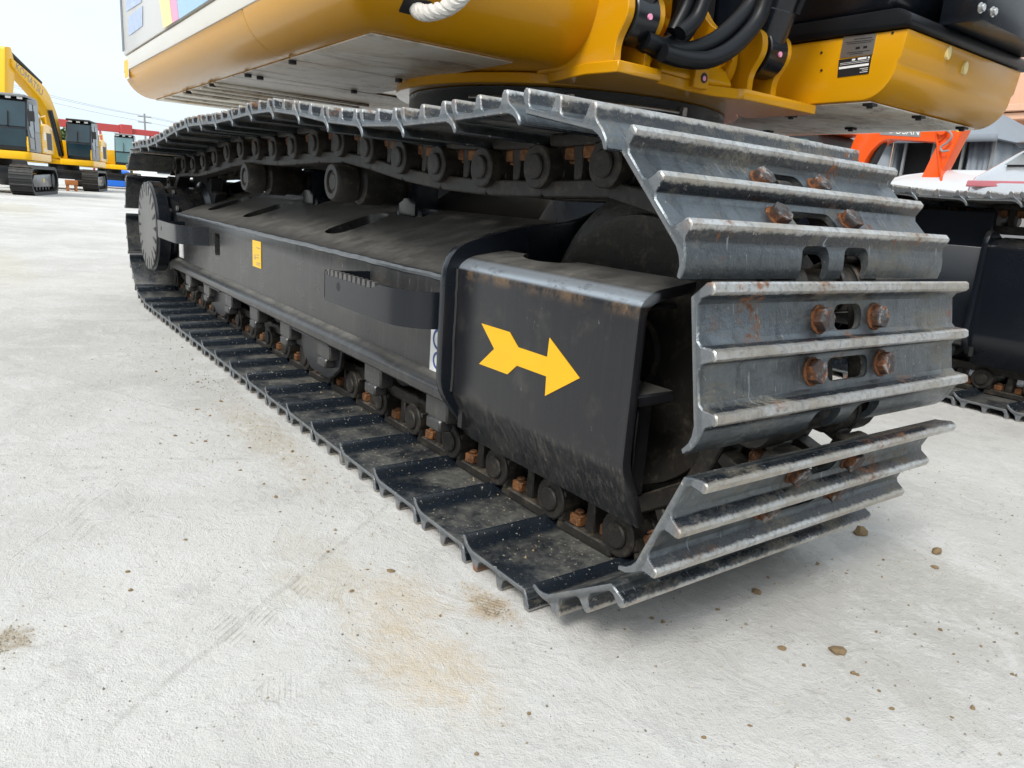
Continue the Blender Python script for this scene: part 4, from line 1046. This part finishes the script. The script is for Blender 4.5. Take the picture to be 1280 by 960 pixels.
    # boom and arm
    if boom:
        B = boom
        ST[0] = ST[0] @ Matrix.Translation((.6, -.1, 0)) @ Matrix.Rotation(R(-15), 4, 'Z') @ Matrix.Translation((-.6, .1, 0))
        bp = rounded([(.45, 1.45), (.75, 1.25), (1.15, 2.55), (1.75, 3.45), (3.9, 4.55), (3.85, 4.85), (1.45, 4.05), (.75, 3.0)], [.1, .1, .4, .5, .1, .1, .5, .4], 5)
        put(MB().prism(bp, 1, -.30, .14), 'boom', 'bgyellow', bevel=.03)
        bml = text_mesh('KOMATSU', .42, .002); Mt = ST[0] @ Matrix.Translation((2.75, .142, 4.22)) @ Matrix.Rotation(R(180), 4, 'Z') @ Matrix.Rotation(R(90), 4, 'X') @ Matrix.Rotation(R(-24), 4, 'Z'); bml.transform(Mt); link('lettering', bml, 'grey', t)
        put(MB().prism(rounded([(3.75, 5.25), (4.15, 5.2), (4.75, 1.5), (4.45, 1.5), (3.55, 4.6)], .08), 1, -.24, .08), 'arm', 'bgyellow', bevel=.03)
        put(MB().cyl((1.6, -.08, 4.25), (3.75, -.08, 5.1), .10, 14), 'arm_cylinder', 'dark', bevel=0)
        for y in (-.40, .24): put(MB().cyl((.95, y, 1.4), (1.6, y, 3.2), .10, 14), 'boom_cylinder', 'gloss_black', bevel=0)
        put(MB().prism(rounded([(4.2, 1.6), (4.9, 1.55), (4.8, .5), (4.0, .06), (3.6, .5), (3.9, .9)], .1), 1, -.6, .45), 'bucket', 'dark', bevel=.03)
    return t
EXL = [((-22.6, -.45, 0), R(-15), 'yellow excavator with grey cab and black tracks, nearest of the parked row', 'glass', 'grey', False, 'dark', 0),
       ((-30.6, 1.95, 0), R(-13), 'yellow excavator with raised folded boom and black cab in the parked row', 'glass', 'dark', True, 'link', R(-4)),
       ((-38.0, 4.45, 0), R(-13), 'partly hidden yellow excavator with pale teal cab glass at the end of the row', 'glass2', 'grey', False, 'link', 0)]
for a in EXL: yard_excavator(*a)

# ---- small rust-brown trestle standing between the parked machines
p = at(90, 239, 2, 0); b = MB()
b.box((p.x-.2, p.y-.17, .20), (p.x+.2, p.y+.17, .36))
for sx_ in (-1, 1):
    for sy_ in (-1, 1): b.box((p.x+sx_*.15-.03, p.y+sy_*.12-.03, 0), (p.x+sx_*.15+.03, p.y+sy_*.12+.03, .22))
tag(b.build('trestle', 'brownrust', None, .012, 2), 'low rust-brown steel trestle on four legs between the parked excavators', 'trestle')
p = at(147, 219, 0, -43)
tag(MB().prism(rounded([(-43.6, .0), (-42.4, .0), (-42.5, .80), (-43.5, .88)], .08), 1, p.y-.7, p.y+.5).build('tarp_bundle', 'blue', None, .05, 2), 'bright blue tarpaulin bundle behind the excavator with teal cab glass', 'tarpaulin')

# ---- red gantry crane far behind
XG = -80
gt = thing('gantry_crane', (XG, 11, 0), 'dark red gantry crane with lattice legs beyond the parked excavators', 'crane')
MB().box((XG-.4, 5.5, 4.40), (XG+.4, 12.2, 5.05)).build('main_girder', 'red', gt, .03)
MB().box((XG-.35, 12.2, 4.35), (XG+.35, 14.8, 4.85)).build('end_girder', 'red', gt, .03)
MB().box((XG-.6, 11.4, 4.0), (XG+.6, 12.4, 5.15)).build('trolley', 'red', gt, .04)
for yl in (9.6, 12.0, 14.2):
    for s_ in (-1, 1):
        lg = MB().cyl((XG+s_*.3, yl+s_*.1, 4.4), (XG+s_*1.4, yl+s_*.45, 0), .10, 8).build('leg', 'red', gt)
        MB().cyl((XG+s_*.3, yl-.5, 4.0), (XG+s_*1.2, yl+.5, 1.0), .05, 6).build('brace', 'red', lg)
# ---- utility pole with wires
up_ = thing('utility_pole', (-95, 16.3, 0), 'slim grey utility pole carrying wires behind the gantry crane', 'utility pole')
MB().cyl((-95, 16.3, 0), (-95, 16.3, 7.4), .13, 10, .09).build('pole', 'grey', up_)
for z_ in (7.0, 6.4): MB().box((-95.05, 15.6, z_), (-94.95, 17.0, z_+.1)).build('cross_arm', 'grey', up_)
for y_, z_ in ((15.7, 7.15), (16.9, 7.15), (16.3, 6.55)):
    q = [Vector((-95, y_+(-20*t), z_-6*t*(1-t)*.35+3.2*t)) for t in [i/24 for i in range(25)]]
    MB().tube(q, .011, 5).build('wire', 'dark', up_)
    q = [Vector((-95, y_+30*t, z_-1.2*t*(1-t)*3)) for t in [i/24 for i in range(25)]]
    MB().tube(q, .011, 5).build('wire', 'dark', up_)

# ---- trees and sheds on the skyline
def tree(x, y, h, r, label, seed):
    rn = random.Random(seed)
    t = thing('tree', (x, y, 0), label, 'tree', 'trees on the skyline')
    b = MB().cyl((x, y, 0), (x, y, h*.45), .22, 8, .14)
    tips = []
    for k in range(7):
        a = k*.9+rn.uniform(-.3, .3); e = Vector((x+math.cos(a)*r*.6, y+math.sin(a)*r*.6, h*rn.uniform(.55, .85))); b.cyl((x, y, h*rn.uniform(.25, .45)), e, .09, 6, .03); tips.append(e)
    b.build('trunk', 'bark', t)
    lv = MB(); cl = tips+[Vector((x+rn.uniform(-.6, .6)*r, y+rn.uniform(-.6, .6)*r, h*rn.uniform(.5, .98))) for _ in range(9)]
    for _ in range(2400):
        c = rn.choice(cl); d = Vector((rn.gauss(0, 1), rn.gauss(0, 1), rn.gauss(0, .8))).normalized()*r*.42*rn.random()**.4
        p_ = c+d; u1 = Vector((rn.uniform(-1, 1), rn.uniform(-1, 1), rn.uniform(-1, 1))).normalized(); u2 = u1.orthogonal().normalized()*.14; u1 = u1*.2
        lv.add([p_-u1-u2, p_+u1-u2*.4, p_+u1*1.3+u2*.5, p_-u1*.5+u2], [(0, 1, 2, 3)])
    lv.build('crown', 'leaf', t)
for i, (x, y, h, r, lab) in enumerate(((-92, 8.6, 4.6, 2.2, 'round green tree crown showing under the gantry girder'), (-98, 15.2, 3.9, 2.0, 'low green tree behind the gantry legs'), (-110, 2, 4.2, 2.4, 'dark green tree behind the excavator with raised boom'), (-105, 19.5, 4.2, 2.2, 'green tree next to the pale shed'))):
    tree(x, y, h, r, lab, i)
sh = thing('shed', (-70, 12.6, 0), 'low pale shed with flat dark roof below the gantry crane', 'shed')
MB().box((-73, 11.2, 0), (-68, 16, 2.3)).build('wall', 'white', sh)
MB().box((-73.3, 10.9, 2.3), (-67.7, 16.3, 2.6)).build('roof', 'grey', sh)
MB().box((-67.99, 12.2, .9), (-67.95, 13.2, 1.7)).build('window', 'glass', sh)

# ---- right background: cars, tent, orange excavator, building
def loft(secs, n=7):
    """secs = (z, x0, x1, y0, y1, r): stacked rounded rectangles"""
    b = MB(); rows_ = []
    for z, x0_, x1_, y0_, y1_, r in secs:
        q = rounded([(x0_, y0_), (x1_, y0_), (x1_, y1_), (x0_, y1_)], r, n); rows_.append([(a, c, z) for a, c in q])
    m_ = len(rows_[0]); vs = [p for r0 in rows_ for p in r0]
    fs = [(i*m_+j, i*m_+(j+1) % m_, (i+1)*m_+(j+1) % m_, (i+1)*m_+j) for i in range(len(rows_)-1) for j in range(m_)]
    fs += [tuple(range(m_))[::-1], tuple((len(rows_)-1)*m_+j for j in range(m_))]
    return b.add(vs, fs)
def wheels(t, xs_, ys_, r=.34):
    for x in xs_:
        for y in ys_:
            ax = Vector((.11, 0, 0)) if abs(xs_[1]-xs_[0]) < abs(ys_[1]-ys_[0]) else Vector((0, .11, 0))
            wh = MB().cyl(Vector((x, y, r))-ax, Vector((x, y, r))+ax, r, 28).build('wheel', 'rubber', t, .02, 2)
            MB().cyl(Vector((x, y, r))-ax*1.03, Vector((x, y, r))+ax*1.03, r*.62, 20).build('rim', 'silver', wh, .01)
CX = -.56; Y0 = 5.4
sv = thing('silver_suv', (CX, Y0+2.2, 0), 'silver SUV with black roof spoiler parked behind the far track, rear side towards it', 'car')
body = loft([(.28, CX-.86, CX+.86, Y0+.12, Y0+4.5, .25), (.45, CX-.92, CX+.92, Y0+.03, Y0+4.6, .28), (.80, CX-.94, CX+.94, Y0, Y0+4.6, .30), (1.00, CX-.94, CX+.94, Y0+.03, Y0+4.5, .32), (1.10, CX-.93, CX+.93, Y0+.05, Y0+4.2, .32), (1.16, CX-.91, CX+.91, Y0+.09, Y0+3.5, .30), (1.20, CX-.87, CX+.87, Y0+.14, Y0+3.2, .28), (1.36, CX-.72, CX+.72, Y0+.34, Y0+2.75, .22), (1.47, CX-.63, CX+.63, Y0+.52, Y0+2.4, .22), (1.52, CX-.52, CX+.52, Y0+.8, Y0+2.2, .22)])
body.build('body', 'silver', sv, smooth=60)
MB().add([(CX-.66, Y0+.17, 1.255), (CX+.66, Y0+.17, 1.255), (CX+.55, Y0+.40, 1.43), (CX-.55, Y0+.40, 1.43), (CX-.66, Y0+.24, 1.255), (CX+.66, Y0+.24, 1.255), (CX+.55, Y0+.47, 1.43), (CX-.55, Y0+.47, 1.43)], [(0, 1, 2, 3), (7, 6, 5, 4), (0, 4, 5, 1), (1, 5, 6, 2), (2, 6, 7, 3), (3, 7, 4, 0)]).build('rear_window', 'grey', sv)
MB().prism(rounded([(Y0+.22, 1.425), (Y0+.62, 1.50), (Y0+.62, 1.47), (Y0+.30, 1.395)], .01), 0, CX-.64, CX+.64).build('roof_spoiler', 'gloss_black', sv, .012, 2)
MB().prism(rounded([(Y0+.045, 1.075), (Y0+.06, 1.125), (Y0+.14, 1.125), (Y0+.12, 1.075)], .01), 0, CX-.86, CX+.86).build('tail_lamp', 'redlamp', sv, .008)
MB().box((CX-.9, Y0-.03, .40), (CX+.9, Y0+.1, .55)).build('rear_bumper', 'grey', sv, .03, 2)
MB().box((CX-.26, Y0-.012, .80), (CX+.26, Y0+.02, .92)).build('number_plate', 'white', sv, .004)
wheels(sv, (CX-.80, CX+.80), (Y0+.85, Y0+3.65))
WX = -2.6; WY = 8.0
wc = thing('white_car', (WX, WY+.9, 0), 'white sedan with low curved roof parked between the silver SUV and grey tent', 'car')
loft([(.25, WX-2.2, WX+2.2, WY+.05, WY+1.7, .25), (.5, WX-2.3, WX+2.3, WY, WY+1.8, .3), (.85, WX-2.28, WX+2.28, WY+.03, WY+1.77, .32), (.98, WX-1.9, WX+1.7, WY+.1, WY+1.7, .3), (1.22, WX-1.35, WX+.95, WY+.22, WY+1.58, .3), (1.36, WX-.95, WX+.55, WY+.32, WY+1.48, .3), (1.43, WX-.55, WX+.2, WY+.42, WY+1.38, .3)]).build('body', 'carwhite', wc, smooth=60)
MB().add([(WX+.12, WY+.19, 1.02), (WX+1.05, WY+.15, 1.02), (WX+.68, WY+.225, 1.20), (WX+.12, WY+.225, 1.22), (WX+.12, WY+.26, 1.02), (WX+1.05, WY+.22, 1.02), (WX+.68, WY+.30, 1.20), (WX+.12, WY+.30, 1.22)], [(0, 1, 2, 3), (7, 6, 5, 4), (0, 4, 5, 1), (1, 5, 6, 2), (2, 6, 7, 3), (3, 7, 4, 0)]).build('side_window', 'glass', wc)
MB().add([(WX-1.35, WY+.17, 1.02), (WX+.05, WY+.19, 1.02), (WX+.05, WY+.225, 1.22), (WX-.85, WY+.235, 1.20), (WX-1.35, WY+.24, 1.02), (WX+.05, WY+.26, 1.02), (WX+.05, WY+.30, 1.22), (WX-.85, WY+.31, 1.20)], [(0, 1, 2, 3), (7, 6, 5, 4), (0, 4, 5, 1), (1, 5, 6, 2), (2, 6, 7, 3), (3, 7, 4, 0)]).build('side_window', 'glass', wc)
wheels(wc, (WX-1.4, WX+1.35), (WY+.12, WY+1.68))

# grey canopy tent
TY = 12.0
xa, xb = at(1120, 180, 1, TY).x, at(1243, 185, 1, TY).x; zl, zr = at(1120, 176, 1, TY).z, at(1243, 190, 1, TY).z
ze = 2.19
tn = thing('canopy_tent', ((xa+xb)/2, TY+1.5, 0), 'grey canopy tent with open black front behind the white car', 'tent')
D = 3.0; xm = (xa+xb)/2; 
b = MB().add([(xa-.25, TY-.25, ze+.06), (xb+.12, TY-.25, ze-.04), (xb+.12, TY+D+.2, ze), (xa-.25, TY+D+.2, ze+.06), (xm-.45, TY+1.2, 2.78), (xm+.15, TY+1.2, 2.74), (xm+.15, TY+1.8, 2.74), (xm-.45, TY+1.8, 2.78)],
             [(0, 1, 5, 4), (1, 2, 6, 5), (2, 3, 7, 6), (3, 0, 4, 7), (4, 5, 6, 7), (0, 3, 2, 1)])
b.build('roof', 'tent', tn, .01)
rn = random.Random(5)
def drape(name, p0, p1, ztop, zbot, mat, amp=.04, n=22):
    p0, p1 = Vector(p0), Vector(p1); d = (p1-p0); nn = Vector((-d[1], d[0])).normalized(); vs = []
    for z_ in (ztop, (ztop+zbot)/2, zbot):
        for i in range(n+1):
            o_ = nn*amp*math.sin(i*1.9+z_*2)*(1 if z_ < ztop else .3); q = p0+d*(i/n)+o_; vs.append((q[0], q[1], z_))
    b = MB().add(vs, [(k*(n+1)+i, k*(n+1)+i+1, (k+1)*(n+1)+i+1, (k+1)*(n+1)+i) for k in range(2) for i in range(n)])
    o = b.build(name, mat, tn, smooth=80); md = o.modifiers.new('solid', 'SOLIDIFY'); md.thickness = .01; return o
drape('valance', (xa-.24, TY-.24), (xb+.11, TY-.24), ze+.03, ze-.08, 'tent', .012)
drape('side_wall', (xa-.85, TY-.3), (xa-.02, TY-.05), ze+.05, 0, 'tent', .015)
drape('side_wall', (xa, TY), (xa, TY+D), ze, 0, 'tent'); drape('side_wall', (xb, TY), (xb, TY+D), ze, 0, 'tent')
drape('back_wall', (xa, TY+D), (xb, TY+D), ze, 0, 'tentdark'); drape('front_curtain', (xb-.36, TY), (xb-.02, TY), ze, 0, 'tent', .06, 14)
MB().box((xa+.02, TY+.3, .01), (xb-.02, TY+.32, ze)).build('inner_curtain', 'tentdark', tn)
for t_ in (.0, .12, .42, .72, 1.): MB().box((xa+(xb-xa)*t_-.02, TY-.03, 0), (xa+(xb-xa)*t_+.02, TY+.01, ze)).build('pole', 'grey', tn)

# orange mini excavator
OY = 8.7
oe = thing('orange_excavator', (-5.0, OY, 0), 'orange compact excavator with dark cab and folded boom in front of the tent', 'excavator')
for y_ in (OY-.7, OY+.7):
    tp = rounded([(-6.4, .0), (-4.0, .0), (-3.8, .25), (-4.0, .5), (-6.4, .5), (-6.6, .25)], .15, 4)
    MB().prism(tp, 1, y_-.2, y_+.2).build('track_belt', 'rubber', oe, .02)
MB().box((-6.3, OY-.85, .62), (-4.25, OY+.85, .95)).build('deck', 'orange', oe, .06, 3)
MB().cyl((-5.2, OY, .45), (-5.2, OY, .64), .45, 20).build('slew_ring', 'dark', oe)
cbx = MB().prism(rounded([(-5.55, .96), (-4.32, .96), (-4.28, 1.3), (-4.42, 1.86), (-5.5, 1.86)], [.02, .05, .08, .1, .1], 4), 1, OY-.82, OY+.1).build('cab', 'dark', oe, .03, 2)
MB().prism(rounded([(-4.88, 1.25), (-4.45, 1.25), (-4.52, 1.76), (-4.88, 1.78)], .04), 1, OY-.835, OY-.8201).build('window', 'glass2', cbx)
MB().prism(rounded([(-5.45, 1.25), (-4.97, 1.25), (-4.97, 1.78), (-5.42, 1.78)], .04), 1, OY-.835, OY-.8201).build('window', 'glass', cbx)
MB().box((-6.3, OY-.8, .95), (-5.58, OY+.8, 1.75)).build('engine_cover', 'orange', oe, .1, 3)
MB().box((-5.6, OY-.84, 1.86), (-4.3, OY+.12, 1.93)).build('cab_roof', 'orange', oe, .02)
bo = MB().prism(rounded([(-4.34, .95), (-4.12, .95), (-3.92, 1.60), (-3.75, 1.79), (-3.05, 1.73), (-2.98, 1.85), (-3.08, 1.98), (-3.9, 2.12), (-4.12, 1.88)], [.05, .05, .2, .15, .05, .06, .06, .2, .2], 5), 1, OY-.42, OY-.18).build('boom', 'orange', oe, .015, 2)
MB().prism(rounded([(-3.80, 1.835), (-3.30, 1.795), (-3.30, 1.91), (-3.80, 1.955)], .01), 1, OY-.425, OY-.4201).build('name_patch', 'grey', bo)
text_on('DOOSAN', .115, bo, 'white', (-3.55, OY-.428, 1.872), (1, 0, -.09), (.09, 0, 1))
st_ = MB().prism(rounded([(-2.96, 2.15), (-2.76, 2.10), (-3.10, 1.0), (-3.2, .5), (-3.42, .5), (-3.30, 1.0)], .04), 1, OY-.40, OY-.20).build('stick', 'orange', oe, .015, 2)
MB().prism([(-2.86, 2.1), (-2.80, 2.08), (-2.87, 1.84), (-2.93, 1.86)], 1, OY-.405, OY-.4005).build('stripe_label', 'sign_yellow', st_)
MB().box((-3.005, OY-.43, 1.00), (-2.985, OY-.17, 1.9), Matrix.Rotation(R(-17), 4, 'Y')).build('stick_rib', 'orange', st_)
MB().cyl((-3.04, OY-.47, 1.86), (-3.04, OY-.13, 1.86), .055, 16).build('boom_pin', 'orange', bo, .005)
hq = [at(px, py, 1, OY-.46) for px, py in ((1172, 161), (1184, 163), (1190, 170), (1184, 178), (1176, 184), (1178, 189), (1186, 188))]
MB().tube(spline(hq, 6), .012, 8).build('hose', 'grey', st_)
MB().cyl((-4.0, OY-.3, 1.2), (-3.80, OY-.3, 1.75), .05, 12).build('boom_cylinder', 'dark', oe)
MB().prism(rounded([(-3.5, .55), (-3.1, .55), (-3.15, .1), (-3.6, .04), (-3.8, .3)], .05), 1, OY-.55, OY-.05).build('bucket', 'dark', oe, .02)

# peach building with pilasters
BY = 25
bd = thing('peach_building', (-6, BY+4, 0), 'peach stucco building with fluted pilasters and cornices behind the tent', 'building')
MB().box((-16, BY, 0), (4, BY+8, 9)).build('wall', 'peach', bd)
for x in (-11.6, -9.55, -7.5, -5.4, -3.4):
    pi_ = MB().box((x-.34, BY-.28, 0), (x+.34, BY-.001, 3.7)).box((x-.46, BY-.36, 3.7), (x+.46, BY-.001, 3.95)).box((x-.54, BY-.42, 3.95), (x+.54, BY-.001, 4.1)).box((x-.46, BY-.36, 0.01), (x+.46, BY-.0015, .5)).build('pilaster', 'peach', bd, .01)
    for k in range(5): MB().box((x-.25+k*.125-.02, BY-.315, .55), (x-.25+k*.125+.02, BY-.281, 3.68)).build('flute', 'peach', pi_)
for z_, d_ in ((4.12, .5), (4.35, .62), (8.8, .6)): MB().box((-16.2, BY-d_, z_), (4.2, BY-.001, z_+.2)).build('cornice', 'peach', bd, .02)
for x in (-10.6, -8.45, -6.45, -4.4):
    wn = MB().box((x-.5, BY-.06, 1.0), (x+.5, BY-.001, 3.2)).build('window', 'peach', bd, .01)
    MB().box((x-.42, BY-.075, 1.08), (x+.42, BY-.061, 3.12)).build('pane', 'glass', wn)
    MB().box((x-.62, BY-.16, 3.25), (x+.62, BY-.001, 3.42)).build('lintel', 'peach', wn, .01)

# ---- dark buildings added out of view so steel and paint have something to reflect
MAT['added_cladding'] = plain('added_dark_cladding', (.055, .065, .075), .6, var=.2, scale=1)
def added_warehouse(x0, y0, x1, y1, h, label):
    t = thing('added_warehouse', ((x0+x1)/2, (y0+y1)/2, 0), label, 'building')
    MB().box((x0, y0, 0), (x1, y1, h)).build('wall', 'added_cladding', t)
    MB().box((x0-.4, y0-.4, h), (x1+.4, y1+.4, h+.3)).build('roof', 'grey', t)
    long_x = (x1-x0) > (y1-y0); L_ = (x1-x0) if long_x else (y1-y0)
    for k in range(int(L_//9)):
        q = 4+k*9
        if long_x: MB().box((x0+q, y1+.001, 0), (x0+q+4, y1+.08, 4.2)).build('roller_door', 'grey', t, .02)
        else: MB().box((x0-.08, y0+q, 0), (x0-.001, y0+q+4, 4.2)).build('roller_door', 'grey', t, .02)
added_warehouse(-48, -34, 10, -22, 6.5, 'long dark building added out of view for the black paint to reflect')
added_warehouse(17, -18, 28, 40, 6.5, 'dark unseen building added for the track fronts to reflect')
